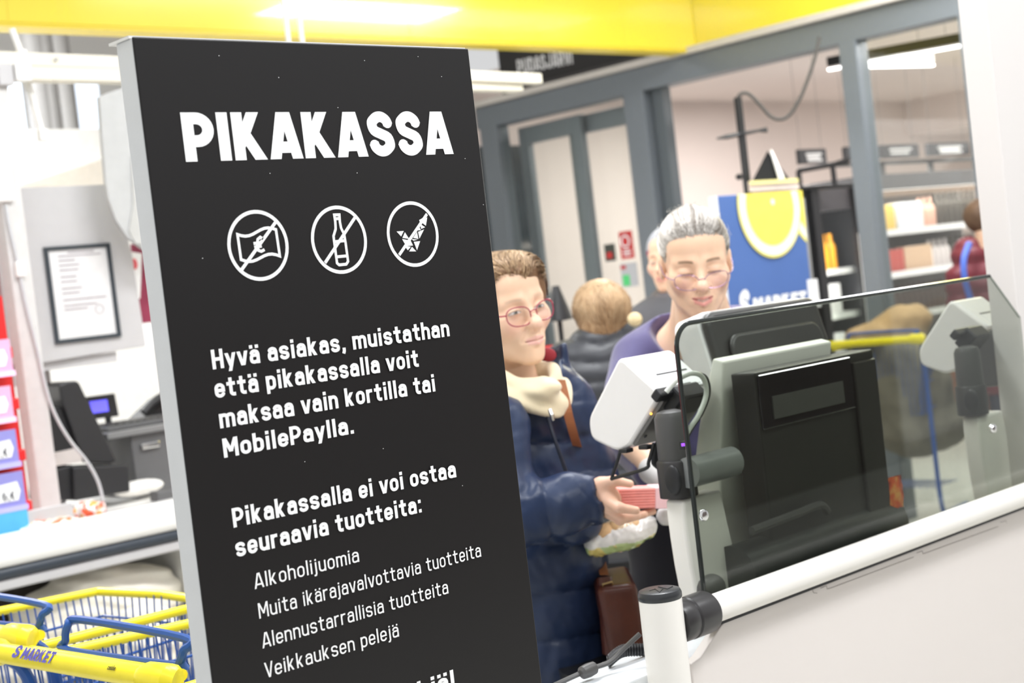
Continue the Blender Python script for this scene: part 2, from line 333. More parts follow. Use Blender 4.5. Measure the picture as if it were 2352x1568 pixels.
# ------------------------------------------------------------------ stroke lettering
def arc(cx, cy, rx, ry, a0, a1, n=8): return [(cx+rx*math.cos(math.radians(a0+(a1-a0)*i/n)), cy+ry*math.sin(math.radians(a0+(a1-a0)*i/n))) for i in range(n+1)]
def rr(x0, y0, x1, y1, r):
    return arc(x1-r, y1-r, r, r, 0, 90)+arc(x0+r, y1-r, r, r, 90, 180)+arc(x0+r, y0+r, r, r, 180, 270)+arc(x1-r, y0+r, r, r, 270, 360)[:-1]
def sp2(p): return [(q[0], q[1]) for q in spline([(x, y, 0) for x, y in p], 4)]
def glyph(ch, t):
    """strokes (points, closed), clip range and width of one letter; cap height 1, stroke width t"""
    a = t/2; h = .735; w = .40+t*.85; r = min(.2, (w-2*a)*.48); W = .44+t*.9; R = .24
    top = lambda: None
    S = []; lo, hi = -9, 9; adv = w; E = .3
    def ln(*p): S.append((list(p), False))
    def cl(p): S.append((p, True))
    c = ch.lower() if False else ch
    if c in 'äÄ':
        S, lo, hi, adv = glyph({'ä': 'a', 'Ä': 'A'}[c], t); y = .80 if c == 'ä' else 1.06; d = t*.98
        dots = []
        for sx_ in (-.14-.1*t, .14+.1*t): dots.append(([(adv/2+sx_, y), (adv/2+sx_, y+d)], False))
        return S+[('raw', dots)], lo, hi, adv
    if c == 'a':
        ln(*sp2([(a+.012, h-.215), (a+.055, h-a-.045), (a+.14, h-a), (w-a-.15, h-a), (w-a-.045, h-a-.045), (w-a, h-a-.16)]), (w-a, 0))
        ln(*sp2([(w-a, h*.60), (w/2, h*.60), (a+.12, h*.60), (a+.03, h*.60-.04), (a, h*.60-.13), (a, a+.12), (a+.03, a+.035), (a+.12, a), (w/2, a), (w-a-.07, a+.03), (w-a, a+.12)]))
    elif c == 's':
        m = h/2
        ln(*sp2([(w-a-.005, h-.215), (w-a-.045, h-a-.05), (w-a-.14, h-a), (a+.13, h-a), (a+.035, h-a-.04), (a, h-a-.12), (a+.03, m+.055), (a+.13, m+.015), (w-a-.13, m-.015), (w-a-.03, m-.055), (w-a, a+.12), (w-a-.035, a+.04), (w-a-.13, a), (a+.14, a), (a+.045, a+.05), (a+.005, .215)]))
    elif c == 'i': ln((a+.02, 0), (a+.02, h)); S.append(('raw', [([(a+.02, .82), (a+.02, .82+t*1.0)], False)])); adv = t+.04
    elif c == 'j': ln((a-.09, -.2+a), (a-.0, -.2+a), *arc(a-.05, -.2+a+.12, .12, .12, 270, 360)[2:], (a+.07, h)); S.append(('raw', [([(a+.07, .82), (a+.07, .82+t)], False)])); adv = t+.09
    elif c == 'l': ln((a+.02, 0), (a+.02, 1.0)); adv = t+.04
    elif c == 'k': ln((a, 0), (a, 1.0)); ln((a, .22), (w+.02-a*.6, h+.15)); ln((a+.14, .36), (w+.03-a*.6, -.22)); lo, hi = 0, 1.0; S = [S[0], ('clip', [S[1][0], S[2][0]], 0, h)]; adv = w+.02
    elif c == 't': x = .13+a; ln((x, .95), (x, a+.13), *arc(x+.13, a+.13, .13, .13, 180, 270)[1:], (x+.24, a)); ln((.0, h-a), (x+.24, h-a)); adv = x+.26
    elif c == 'v': ln((a*.9-.085, h+.2), (w/2+.005, -.06), (w-a*.9+.085, h+.2)); S = [('clip', [[(a*.9-.06, h+.2), (w/2+.03, -.2)], [(w/2-.03, -.2), (w-a*.9+.06, h+.2)]], 0, h)]
    elif c == 'y': S = [('clip', [[(a*.9-.06, h+.2), (w/2+.01, -.0)]], 0.0, h), ('clip', [[(w/2-.14, -.44), (w-a*.9+.07, h+.2)]], -.2, h)]
    elif c in 'hnmru':
        if c == 'u':
            ln((a, h), (a, a+r), *arc(a+r, a+r, r, r, 180, 270)[1:], *arc(w-a-r, a+r, r, r, 270, 360)); ln((w-a, h), (w-a, 0))
        else:
            ln((a, 0), (a, 1.0 if c == 'h' else h))
            if c == 'r': ln((a, h-a-r), *arc(a+r, h-a-r, r, r, 180, 90)[1:], (a+r+.12, h-a)); adv = a+r+.14
            elif c == 'm':
                x1 = a+.27+t*.35; x2 = a+2*(.27+t*.35)
                for x0, xx in ((a, x1), (x1, x2)): q = min(.14, (xx-x0)*.45); ln((x0, h-a-q), *arc(x0+q, h-a-q, q, q, 180, 90)[1:], *arc(xx-q, h-a-q, q, q, 90, 0), (xx, 0))
                adv = x2+a
            else: ln((a, h-a-r), *arc(a+r, h-a-r, r, r, 180, 90)[1:], *arc(w-a-r, h-a-r, r, r, 90, 0), (w-a, 0))
    elif c == 'e': ln((a, h*.5), (w-a, h*.5), *arc(w-a-r, h-a-r, r, r, 0, 90), *arc(a+r, h-a-r, r, r, 90, 180), *arc(a+r, a+r, r, r, 180, 270), *arc(w-a-r, a+r, r, r, 270, 345, 5))
    elif c == 'c': ln(*arc(w-a-r, h-a-r, r, r, 10, 90), *arc(a+r, h-a-r, r, r, 90, 180), *arc(a+r, a+r, r, r, 180, 270), *arc(w-a-r, a+r, r, r, 270, 350, 5))
    elif c == 'o': cl(rr(a, a, w-a, h-a, r))
    elif c == 'p': cl(rr(a, a, w-a, h-a, r)); ln((a, -.2), (a, h))
    elif c == 'b': cl(rr(a, a, w-a, h-a, r)); ln((a, 0), (a, 1.0))
    elif c == 'd': cl(rr(a, a, w-a, h-a, r)); ln((w-a, 0), (w-a, 1.0))
    elif c == '6': cl(rr(a, a, w-a, .58, r)); ln((a, .3), (a, 1-a-r), *arc(a+r, 1-a-r, r, r, 180, 90)[1:], (w-a-.05, 1-a))
    elif c == '2': ln((a, .76), *arc(w/2, 1-a-r, w/2-a, r, 160, -20), (a+.03, a), (w-a, a))
    elif c == '9': cl(rr(a, .42, w-a, 1-a, r)); ln((w-a, .7), (w-a, a+r), *arc(w-a-r, a+r, r, r, 0, -90)[1:], (a+.05, a))
    elif c == '€': ln(*arc(w*.6, .5, w*.42, .5-a, 50, 310, 16)); ln((-.03, .58), (w*.7, .58)); ln((-.03, .42), (w*.66, .42))
    elif c == ',': ln((a+.05, t*1.0), (a+.045, 0), (a-.01, -.13)); adv = t+.07
    elif c == '.': ln((a+.03, 0), (a+.03, t*1.05)); adv = t+.06
    elif c == ':': ln((a+.03, 0), (a+.03, t*1.05)); ln((a+.03, h-t*1.05), (a+.03, h)); adv = t+.06
    elif c == '!': ln((a+.03, .28), (a+.03, 1.0)); ln((a+.03, 0), (a+.03, t)); adv = t+.06
    elif c == ' ': adv = .24
    else:
        adv = W
        if c == 'H': ln((a, 0), (a, 1)); ln((W-a, 0), (W-a, 1)); ln((a, .5), (W-a, .5))
        elif c == 'I': ln((a, 0), (a, 1)); adv = t
        elif c == 'P': yb = .36+a*.45; hb = (1-a-yb)/2; qx = min(.24, W-2*a-.03); ln((a, 0), (a, 1)); ln((a, 1-a), *arc(W-a-qx, (1-a+yb)/2, qx, hb, 90, -90, 14), (a, yb))
        elif c == 'R': ln((a, 0), (a, 1)); ln((a, 1-a), *arc(W-a-.22, 1-a-.26, .22, .26, 90, -90, 14), (a, 1-a-.52)); S.append(('clip', [[(W*.45, .55), (W+.03-a*.7, -.2)]], 0, 1))
        elif c == 'D': ln((a, a), (a, 1-a), *arc(W-a-R, 1-a-R, R, R, 90, 0), *arc(W-a-R, a+R, R, R, 0, -90), (a-.0, a))
        elif c == 'U': ln((a, 1), (a, a+R), *arc(a+R, a+R, R, R, 180, 270)[1:], *arc(W-a-R, a+R, R, R, 270, 360), (W-a, 1)) if W-2*a > 2*R else ln((a, 1), (a, a+.2), *arc(W/2, a+.2, W/2-a, .2, 180, 360, 12), (W-a, 1))
        elif c == 'J': ln((a-.02, a+.16), *arc(W/2-.02, a+.2, W/2-a-.0, .2, 190, 360, 12), (W-a-.02, 1))
        elif c == 'E': ln((a, 0), (a, 1)); ln((a, 1-a), (W-.06, 1-a)); ln((a, .5), (W-.1, .5)); ln((a, a), (W-.06, a)); adv = W-.05
        elif c == 'T': ln((W/2, 0), (W/2, 1)); ln((0, 1-a), (W, 1-a))
        elif c == 'S': ln(*sp2([(W-a-.005, .70), (W-a-.045, 1-a-.075), (W/2+.06, 1-a), (W/2-.06, 1-a), (a+.045, 1-a-.07), (a, .735), (a+.045, .585), (W/2, .50), (W-a-.045, .415), (W-a, .265), (W-a-.045, a+.07), (W/2+.06, a), (W/2-.06, a), (a+.045, a+.075), (a+.005, .30)]))
        elif c == 'A': S = [('clip', [[(a*.95-.06, -.2), (W*.5+.02+.03, 1.2)], [(W*.5+.02-.03+.04, 1.2), (W+.06-a*.95+.05, -.2)]], 0, 1), ([(W*.2, .25), (W*.88, .25)], False)]; adv = W+.05
        elif c == 'V': S = [('clip', [[(a*.95-.06, 1.2), (W*.5+.05, -.2)], [(W*.5-.02, -.2), (W+.06-a*.95, 1.2)]], 0, 1)]
        elif c == 'K': ln((a, 0), (a, 1)); S.append(('clip', [[(a+.02, .32), (W-.02-a*.5, 1.2)], [(a+.1, .62), (W+.10-a*.6, -.2)]], 0, 1)); adv = W+.06
        elif c == 'M': w2 = W+.16; ln((a, 0), (a, 1)); ln((w2-a, 0), (w2-a, 1)); S.append(('clip', [[(a-.03, 1.12), (w2/2+.04, .2)], [(w2/2-.04, .2), (w2-a+.03, 1.12)]], .27, 1)); adv = w2
    return S, lo, hi, adv
def ribbon(pts, t, closed=False):
    P = [np.array(p, float) for p in pts]; Q = [P[0]]
    for p in P[1:]:
        if np.linalg.norm(p-Q[-1]) > 1e-4: Q.append(p)
    if closed and np.linalg.norm(Q[0]-Q[-1]) < 1e-4: Q.pop()
    n = len(Q); L = []; Rr = []
    for i in range(n):
        if closed: d0 = Q[i]-Q[i-1]; d1 = Q[(i+1) % n]-Q[i]
        else: d0 = Q[i]-Q[i-1] if i > 0 else Q[1]-Q[0]; d1 = Q[i+1]-Q[i] if i < n-1 else Q[-1]-Q[-2]
        d0 = d0/np.linalg.norm(d0); d1 = d1/np.linalg.norm(d1); n0 = np.array([-d0[1], d0[0]]); n1 = np.array([-d1[1], d1[0]])
        m = n0+n1; l = np.linalg.norm(m); m = m/l if l > 1e-6 else n0; k = 1/max(.45, float(m@n0))
        L.append(Q[i]+m*t/2*k); Rr.append(Q[i]-m*t/2*k)
    v = L+Rr; f = [(i, i+1, n+i+1, n+i) for i in range(n-1)]
    if closed: f.append((n-1, 0, n, 2*n-1))
    return v, f
def clip_poly(poly, lo, hi):
    for s, lim in ((1, lo), (-1, -hi)):
        out = []
        for i in range(len(poly)):
            p, q = poly[i], poly[(i+1) % len(poly)]; a, b = p[1]*s-lim, q[1]*s-lim
            if a >= 0: out.append(p)
            if (a >= 0) != (b >= 0): u = a/(a-b); out.append((p[0]+(q[0]-p[0])*u, p[1]+(q[1]-p[1])*u))
        poly = out
        if len(poly) < 3: return []
    return poly
def text2d(txt, t, gap=.09):
    """polygons of a line of lettering, baseline at 0, and its width"""
    x = 0.0; polys = []
    def emit(pts, closed, lo=-9, hi=9):
        v, f = ribbon(pts, t, closed)
        for q in f:
            p = clip_poly([tuple(v[i]) for i in q], lo, hi) if lo > -5 else [tuple(v[i]) for i in q]
            if len(p) >= 3: polys.append([(a+x, b) for a, b in p])
    def joints(pts, closed):
        P = [np.array(p, float) for p in pts]
        for i in range(0 if closed else 1, len(P) if closed else len(P)-1):
            d0 = P[i]-P[i-1]; d1 = P[(i+1) % len(P)]-P[i]
            if abs(d0[0]*d1[1]-d0[1]*d1[0]) > .06*np.linalg.norm(d0)*np.linalg.norm(d1)+1e-9: polys.append([(P[i][0]+x+t*.497*math.cos(k*math.pi/7), P[i][1]+t*.497*math.sin(k*math.pi/7)) for k in range(14)])
    for ch in txt:
        S, lo, hi, adv = glyph(ch, t)
        for s in S:
            if s[0] == 'clip':
                for pl in s[1]: emit(pl, False, s[2], s[3])
            elif s[0] == 'raw':
                for pl, c in s[1]: emit(pl, c)
            else:
                emit(s[0], s[1])
                if len(s[0]) > 4: joints(s[0], s[1])
        x += adv+gap
    return polys, x-gap
def lettering(name, txt, t, O, U, Vv, width, height, m, parent, gap=.09, lift=(0, 0, 0), slant=0.0):
    """flat print: O baseline start, U direction along the line, Vv up, total width and cap height in metres"""
    polys, w = text2d(txt, t, gap); mb = MB(); O = V3(*O)+V3(*lift); U = nrm(U); Vv = nrm(Vv); sx = width/w
    NN = np.cross(U, Vv)
    for k, p in enumerate(polys): mb.add([O+NN*(k*1.1e-6)+U*((a+slant*b)*sx)+Vv*(b*height) for a, b in p], [tuple(range(len(p)))])
    return obj(name, mb, m, parent, recalc=False)

# ------------------------------------------------------------------ black information sign
SY = 1.474; SX0, SX1 = .858, 1.361; SZ1 = 1.8475; ST = .040
sg = thing('information_sign', 'tall black self-checkout notice board with grey sides and white Finnish lettering', 'sign', ((SX0+SX1)/2, SY+.02, 0))
obj('side_body', MB().box2((SX0, SY+.003, .02), (SX1, SY+ST, SZ1-.001)), M_signside, sg, bevel=.002)
obj('front_panel', MB().box2((SX0-.0005, SY, .02), (SX1+.0005, SY+.0035, SZ1)), M_sign, sg, bevel=.0022, seg=3)
obj('top_cap', MB().box2((SX0-.002, SY+.006, SZ1-.001), (SX1, SY+ST+.012, SZ1+.002)), M_white, sg)
obj('foot_plate', MB().box2((SX0-.02, SY-.05, .0), (SX1+.02, SY+.32, .02)), M_signside, sg, bevel=.003)
PYs = SY-.0006
def sp(px, py): return atY(px, py, PYs)
def sign_line(txt, t, p0, p1, ctop, gap=.1, name='text_line'):
    a = sp(*p0); b = sp(*p1); c = sp(*ctop)
    z = (a[2]+b[2])/2
    return lettering(name, txt, t, (a[0], PYs, z), (1, 0, 0), (0, 0, 1), b[0]-a[0], c[2]-a[2], M_print_w, sg, gap)
sign_line('PIKAKASSA', .242, (427, 369.5), (1040, 355.5), (413, 256), .075)
B_, L_ = .182, .112
sign_line('Hyvä asiakas, muistathan', B_, (489, 848), (1032, 772), (485, 803))
sign_line('että pikakassalla voit', B_, (495, 913), (962, 843), (491, 868))
sign_line('maksaa vain kortilla tai', B_, (506, 983), (1000, 899), (502, 938))
sign_line('MobilePaylla.', B_, (515, 1051), (814, 995), (511, 1007))
sign_line('Pikakassalla ei voi ostaa', B_, (537, 1213), (1047, 1094), (531, 1169))
sign_line('seuraavia tuotteita:', B_, (543, 1279), (969, 1176), (538, 1235))
sign_line('Alkoholijuomia', L_, (586, 1353), (825, 1289), (582, 1318), .12)
sign_line('Muita ikärajavalvottavia tuotteita', L_, (596, 1421), (1104, 1277), (592, 1386), .12)
sign_line('Alennustarrallisia tuotteita', L_, (604, 1490), (1029, 1361), (600, 1455), .12)
sign_line('Veikkauksen pelejä', L_, (611, 1558), (916, 1460), (607, 1523), .12)
sign_line('kiä!', B_, (962, 1606), (1047, 1582), (958, 1562))
# pictograms: struck-out banknote, bottle and check mark
def icon(name, circ, slash, strokes, tris=(), tk=.0042):
    mb = MB(); c = [sp(*p) for p in circ]; cx_ = (c[0]+c[1])/2; rx = (c[1][0]-c[0][0])/2; rz = (c[2][2]-c[3][2])/2; r_ = (rx+rz)/2
    zc = (c[2][2]+c[3][2])/2; xc = (c[0][0]+c[1][0])/2
    def put(pts, closed, w):
        v, f = ribbon(pts, w, closed)
        for q in f: mb.add([(v[i][0], PYs-len(mb.f) % 23*6e-6, v[i][1]) for i in q], [(0, 1, 2, 3)])
    put([(xc+rx*math.cos(k*math.pi/24), zc+rz*math.sin(k*math.pi/24)) for k in range(48)], True, tk*1.05)
    s0, s1 = sp(*slash[0]), sp(*slash[1]); put([(s0[0], s0[2]), (s1[0], s1[2])], False, tk)
    for pts, closed in strokes:
        P = [sp(*Z4(p)) for p in pts]; put([(p[0], p[2]) for p in P], closed, tk*.85)
    for tri in tris:
        P = [sp(*Z4(p)) for p in tri]; mb.add([(p[0], PYs, p[2]) for p in P], [tuple(range(len(P)))])
    return obj(name, mb, M_print_w, sg, recalc=False)
Z4 = lambda p: (250+p[0]/2.45, 40+p[1]/2.45)
def wav(a, b, m, s, n=10): return [(a[0]+(b[0]-a[0])*i/n, a[1]+(b[1]-a[1])*i/n+s*math.sin(2*math.pi*i/n)) for i in range(n+1)]
icon('banknote_pictogram', ((526, 566), (659, 560), (588, 486), (597, 641)), Z4((748, 1418))and(Z4((748, 1418)), Z4((938, 1152))),
     [(wav((724, 1221), (940, 1193), 0, 16)+wav((962, 1342), (744, 1362), 0, -16), True),
      ([(868, 1246), (852, 1236), (838, 1248), (834, 1280), (842, 1310), (858, 1316), (876, 1306)], False), ([(814, 1272), (858, 1266)], False), ([(818, 1292), (860, 1286)], False)])
icon('bottle_pictogram', ((718, 553), (839, 546), (773, 476), (783, 625)), (Z4((1217, 1380)), Z4((1384, 1127))),
     [([(1268, 1111), (1297, 1110), (1300, 1150), (1307, 1185), (1324, 1220), (1331, 1260), (1346, 1372), (1336, 1388), (1296, 1392), (1284, 1382), (1268, 1262), (1264, 1230), (1276, 1190), (1274, 1150)], True),
      ([(1270, 1133), (1299, 1131)], False), ([(1268, 1262), (1331, 1255)], False), ([(1278, 1347), (1341, 1341)], False)])
T3 = [((1619, 1204), (1660, 1201), (1645, 1232)), ((1666, 1208), (1690, 1246), (1652, 1240)), ((1650, 1246), (1692, 1254), (1668, 1278)), ((1697, 1252), (1712, 1283), (1676, 1286)),
      ((1664, 1284), (1700, 1290), (1682, 1310)), ((1706, 1290), (1730, 1316), (1690, 1316)), ((1716, 1262), (1752, 1258), (1734, 1310)), ((1704, 1246), (1738, 1250), (1714, 1256)),
      ((1712, 1240), (1734, 1206), (1742, 1246)), ((1740, 1206), (1774, 1192), (1748, 1244)), ((1724, 1200), (1742, 1168), (1756, 1196)), ((1750, 1160), (1780, 1180), (1758, 1190)), ((1756, 1150), (1792, 1124), (1784, 1172)), ((1746, 1140), (1766, 1128), (1752, 1156))]
icon('check_pictogram', ((892, 541), (1004, 535), (942, 466), (953, 609)), (Z4((1634, 1336)), Z4((1790, 1106))), [], T3)

dm = MB()
for x, y in ((503, 128), (837, 139), (1014, 176), (1068, 364), (465, 593), (640, 178), (776, 247), (620, 398), (820, 397), (960, 130), (1110, 470), (1062, 1115), (880, 1030), (700, 1060)): dm.lathe([(.0005, 0), (.0005, .0003)], sp(x, y), (0, -1, 0), n=8)
do = obj('dust_specks', dm, M_print_w, sg); do['kind'] = 'stuff'
# ------------------------------------------------------------------ self-checkout counter: bollard, rail, panel, glass screen
M_dgrey = mat('dark_grey_plastic', (.075, .073, .072), .42, var=.04)
M_mgrey = mat('mid_grey_metal', (.20, .205, .205), .35, metal=.3, var=.03)
M_lgrey = mat('light_grey_case', (.86, .86, .79), .4, var=.012)
RY, RZ = 1.577, .958
bo = thing('bollard_post', 'white round post with black cap standing at the end of the rail', 'post', (1.731, RY, 0))
obj('shaft', MB().lathe([(.0345, 0), (.0345, 1.004)], (1.731, RY, 0), n=40), M_rail, bo, smooth=True)
obj('cap', MB().lathe([(.034, 1.004), (.0352, 1.006), (.0352, 1.013), (.033, 1.018), (.029, 1.0195)], (1.731, RY, 0), n=40), M_blackg if False else mat('cap_black', (.035, .037, .04), .3), bo, smooth=True)
sc_ = [(1492, 1356), (1505, 1352), (1515, 1360), (1524, 1350), (1512, 1347), (1533, 1352), (1545, 1346)]
obj('scratch_mark', MB().tube([atZ(x, y, 1.0200) for x, y in sc_], .0006, 5), M_black, bo)
obj('collar', MB().lathe([(.033, 0), (.0345, .003), (.0345, .028), (.033, .030), (.033, .032), (.0350, .034), (.0350, .078), (.0335, .082), (.026, .083)], (1.757, RY, RZ), (1, 0, 0), n=40), mat('collar_black', (.035, .033, .034), .33), bo, smooth=True)
ra = thing('guard_rail', 'thick off-white tubular rail running along the top of the counter', 'rail', (2.6, RY, RZ-.03))
obj('tube', MB().lathe([(.0235, 0), (.0235, 1.7)], (1.838, RY, RZ), (1, 0, 0), n=40), M_rail, ra, smooth=True)
ct = thing('checkout_counter', 'pale beige self-checkout counter panel below the off-white rail', 'counter', (2.6, 1.63, 0))
z0 = RZ-.030
fp = [(1.805, 1.592, 0), (1.805, 1.592, z0-.05), (1.83, 1.592, z0-.045), (1.90, 1.592, z0-.002), (3.6, 1.592, z0-.002), (3.6, 1.592, 0)]
obj('front_panel', MB().prism(fp, (0, .02, 0)), M_beigep, ct, bevel=.002)
obj('gap_strip', MB().box2((1.86, 1.585, z0-.003), (3.6, 1.61, z0+.004)), M_black, ct)
obj('end_panel', MB().box2((1.80, 1.592, 0), (1.815, 1.86, .82)), M_beigep, ct)
M_seam = mat('seam_grey', (.33, .30, .28), .6)
def seam(pts, w=.0011): obj('seam', MB().tube([atY(x, y, 1.5915) for x, y in pts], w/2, 5), M_seam, ct)
Z7 = lambda x, y: (1580+x/3.046, 1100+y/3.046)
for s_ in ([(865, 750), (872, 775), (880, 795), (905, 797)], [(928, 763), (970, 745), (975, 768), (1000, 762), (1580, 545)], [(1600, 517), (1640, 502), (1645, 522), (1670, 515), (2170, 332)], [(2185, 303), (2225, 290), (2232, 308)]):
    seam([Z7(*p) for p in s_], .0009 if len(s_) > 3 else .0008)
# white packing table behind the post, with cables
tb = thing('packing_table', 'white table top behind the white post with black cables on it', 'table', (1.85, 1.70, 0))
ed = [(1250, 1600), (1300, 1566), (1345, 1534), (1400, 1513), (1480, 1500), (1600, 1455), (1640, 1438)]
tp = [atZ(x, y, .88) for x, y in ed]; tp = tp+[V3(tp[-1][0], 1.615, .88), V3(1.62, 1.615, .88), V3(1.56, 1.60, .88)]
obj('table_top', MB().prism(tp, (0, 0, -.025)), mat('table_white', (.80, .83, .86), .3), tb, bevel=.003)
obj('leg', MB().box2((1.70, 1.63, 0), (1.76, 1.66, .856)), M_mgrey, tb)
ca = thing('black_cable', 'thin black cable with a ferrite bead crossing the white table', 'cable', atZ(1400, 1520, .885))
c1 = [at(1470, 1455, 2.42), at(1430, 1492, 2.42), at(1400, 1520, 2.41), at(1360, 1535, 2.39), at(1320, 1552, 2.37), at(1270, 1575, 2.36)]
obj('cord', MB().tube(spline(c1), .0042, 8), M_dgrey, ca, smooth=True)
bd = nrm(at(1335, 1546, 2.37)-at(1367, 1532, 2.39))
obj('ferrite_bead', MB().lathe([(.006, -.017), (.0105, -.013), (.0115, 0), (.0105, .013), (.006, .017)], at(1351, 1539, 2.38), bd, n=14), M_dgrey, ca, smooth=True)
co = thing('coiled_cable', 'coiled black telephone-style cable lying behind the white post', 'cable', atZ(1430, 1500, .885))
b0, b1, b2 = at(1398, 1518, 2.44), at(1432, 1494, 2.46), at(1495, 1492, 2.50); base = spline([b0, b1, b2], 20); cp = []
for i, p in enumerate([p for p in spline(base, 8)]):
    a = i*2*math.pi/14; cp.append(p+.0088*(UP*math.cos(a)+HF*math.sin(a)*.9))
obj('coil', MB().tube(cp, .0028, 6), M_black, co, smooth=True)

# clear glass screen
GY = 1.62
gl = thing('glass_screen', 'tinted glass screen with rounded corner standing behind the rail', 'screen', (2.5, GY, .9))
zt = 1.4275; x0 = atY(1567, 830, GY)[0]; x0 = 1.893; rc = .042; cxr = 2.945
pts = [(x0, .90), (x0, zt-rc)]+[(x0+rc-rc*math.cos(math.radians(k)), zt-rc+rc*math.sin(math.radians(k))) for k in range(10, 91, 10)]+[(cxr, zt), (3.055, zt-.10), (3.055, .90)]
M_scr = glassmat('screen_glass', (.55, .585, .535), refl=1.0)
obj('pane', MB().prism([(x, GY, z) for x, z in pts], (0, .008, 0)), M_scr, gl)
edge = [(x, GY+.004, z) for x, z in pts]
obj('edge_trim', MB().tube(edge[:12], .0042, 8), mat('glass_edge_dark', (.018, .022, .02), .12), gl, smooth=True)
obj('edge_trim', MB().tube(edge[10:13], .0022, 6), mat('glass_edge_pale', (.42, .45, .42), .15), gl, smooth=True)
def bolt(px, py, r=.0105):
    c = atY(px, py, GY-.001); o = obj('bolt', MB().lathe([(r, 0), (r, .003), (r*.8, .006), (r*.35, .0072)], c, (0, -1, 0), n=18), M_chrome, gl, smooth=True)
bolt(1614, 1183); bolt(2279, 984)
obj('clamp', MB().ell(atY(1634, 1352, GY+.035), (.030, .022, .026), 20), M_dgrey, gl, smooth=True)

# ------------------------------------------------------------------ receipt printers on stands (two units of one kind)
def rprof(pts, r=.012, n=5):
    out = []
    m = len(pts)
    for i in range(m):
        p = V3(*pts[i]); a = nrm(V3(*pts[i-1])-p); b = nrm(V3(*pts[(i+1) % m])-p); rr_ = min(r, .45*min(np.linalg.norm(V3(*pts[i-1])-p), np.linalg.norm(V3(*pts[(i+1) % m])-p)))
        p0, p1 = p+a*rr_, p+b*rr_
        out += [(1-t)**2*p0+2*t*(1-t)*p+t*t*p1 for t in [k/n for k in range(n+1)]]
    return out
M_prw = mat('printer_white', (.84, .815, .80), .32, var=.008)
M_prt = mat('printer_white_top', (.86, .86, .88), .25, var=.008)
M_cable = mat('cable_white', (.78, .80, .75), .4)
def printer_unit(dx, lab, lab2, full):
    X0, W = 1.985+dx, .138
    s = lambda px, py, X=1.985: atX(px, py, X)+V3(dx, 0, 0)
    pr = thing('receipt_printer', lab, 'printer', s(1500, 1000), 'receipt printers on the self-checkouts')
    P = [s(1423, 817), s(1350, 962), s(1356, 1008), s(1415, 1036), s(1442, 1030), s(1519, 906)]
    P = rprof(P, .016); obj('case', MB().prism(P, (W, 0, 0)), M_prw, pr, bevel=.006, seg=3, smooth=35)
    # lighter lid along the upper sloping face
    A_, B2 = s(1423, 817), s(1519, 906); nn = nrm(np.cross(V3(1, 0, 0), B2-A_)); nn = nn if nn[2] > 0 else -nn
    lid = [A_+(B2-A_)*.10, A_+(B2-A_)*.96]
    obj('lid', MB().prism([lid[0]+V3(.006, 0, 0)-nn*.003, lid[1]+V3(.006, 0, 0)-nn*.003, lid[1]+V3(W-.006, 0, 0)-nn*.003, lid[0]+V3(W-.006, 0, 0)-nn*.003], nn*.0045), M_prt, pr, bevel=.002)
    m_ = A_+(B2-A_)*.56
    obj('paper_slot', MB().prism([m_+V3(.035, 0, 0), m_+V3(W-.018, 0, 0), m_+V3(W-.018, 0, 0)+(B2-A_)*.03, m_+V3(.035, 0, 0)+(B2-A_)*.03], nn*.0022), M_black, pr)
    obj('paper_cover', MB().prism([m_+V3(.035, 0, 0)+(B2-A_)*.06-nn*.001, m_+V3(W-.018, 0, 0)+(B2-A_)*.06-nn*.001, m_+V3(W-.018, 0, 0)+(B2-A_)*.36-nn*.001, m_+V3(.035, 0, 0)+(B2-A_)*.36-nn*.001], nn*.0035), M_prt, pr, bevel=.001)
    # grey base plate under the lower face
    C_, D_ = s(1450, 1020), s(1516, 918); mn = nrm(np.cross(V3(1, 0, 0), D_-C_)); mn = mn if mn[2] < 0 else -mn
    bp = obj('base_plate', MB().prism([C_+V3(.004, 0, 0), D_+V3(.004, 0, 0), D_+V3(W-.004, 0, 0), C_+V3(W-.004, 0, 0)], mn*.006), mat('plate_grey', (.13, .125, .122), .45), pr)
    for u_, v_ in ((.2, .1), (.55, .2), (.85, .3), (.3, .42), (.7, .5)):
        c = C_+(D_-C_)*u_+V3(W*v_*.6+.01, 0, 0)+mn*.006
        obj('screw', MB().lathe([(.0035, 0), (.003, .002)], c, mn, n=10), M_black, bp)
    obj('status_light', MB().ell(s(1494, 946)+mn*.004+V3(-.002, 0, 0), (.0022, .0022, .0022), 8), mat('amber_light', (.9, .4, .05), .3, emis=(1, .45, .05), estr=2.5), pr)
    # clamp bracket, rod and pole socket
    pdx = dx; dx = dx-.14 if dx else 0; cl_ = V3(1.97+dx, 1.722, 0)
    obj('bracket', MB().box(s(1535, 925)+V3(.05, .005, 0), (.07, .05, .035), [V3(1, 0, 0), nrm(D_-C_), mn]), M_black, pr, bevel=.005)
    obj('bracket', MB().box(s(1522, 905)+V3(.03, .0, 0), (.10, .022, .018), [V3(1, 0, 0), nrm(D_-C_), mn]), M_black, pr, bevel=.004)
    st = thing('printer_stand', lab2, 'stand', (cl_[0], cl_[1], .86))
    obj('socket', MB().lathe([(.029, 1.185), (.030, 1.19), (.029, 1.262), (.024, 1.272), (.012, 1.276)], (cl_[0], cl_[1], 0), n=28), M_dgrey, st, smooth=True)
    obj('socket', MB().lathe([(.034, 1.122), (.034, 1.184), (.031, 1.188)], (cl_[0], cl_[1], 0), n=28), mat('socket_black', (.03, .028, .028), .45), st, smooth=True)
    obj('socket_hole', MB().ell((cl_[0]-.029, cl_[1]-.014, 1.156), (.007, .019, .027), 20), M_black, st, smooth=True)
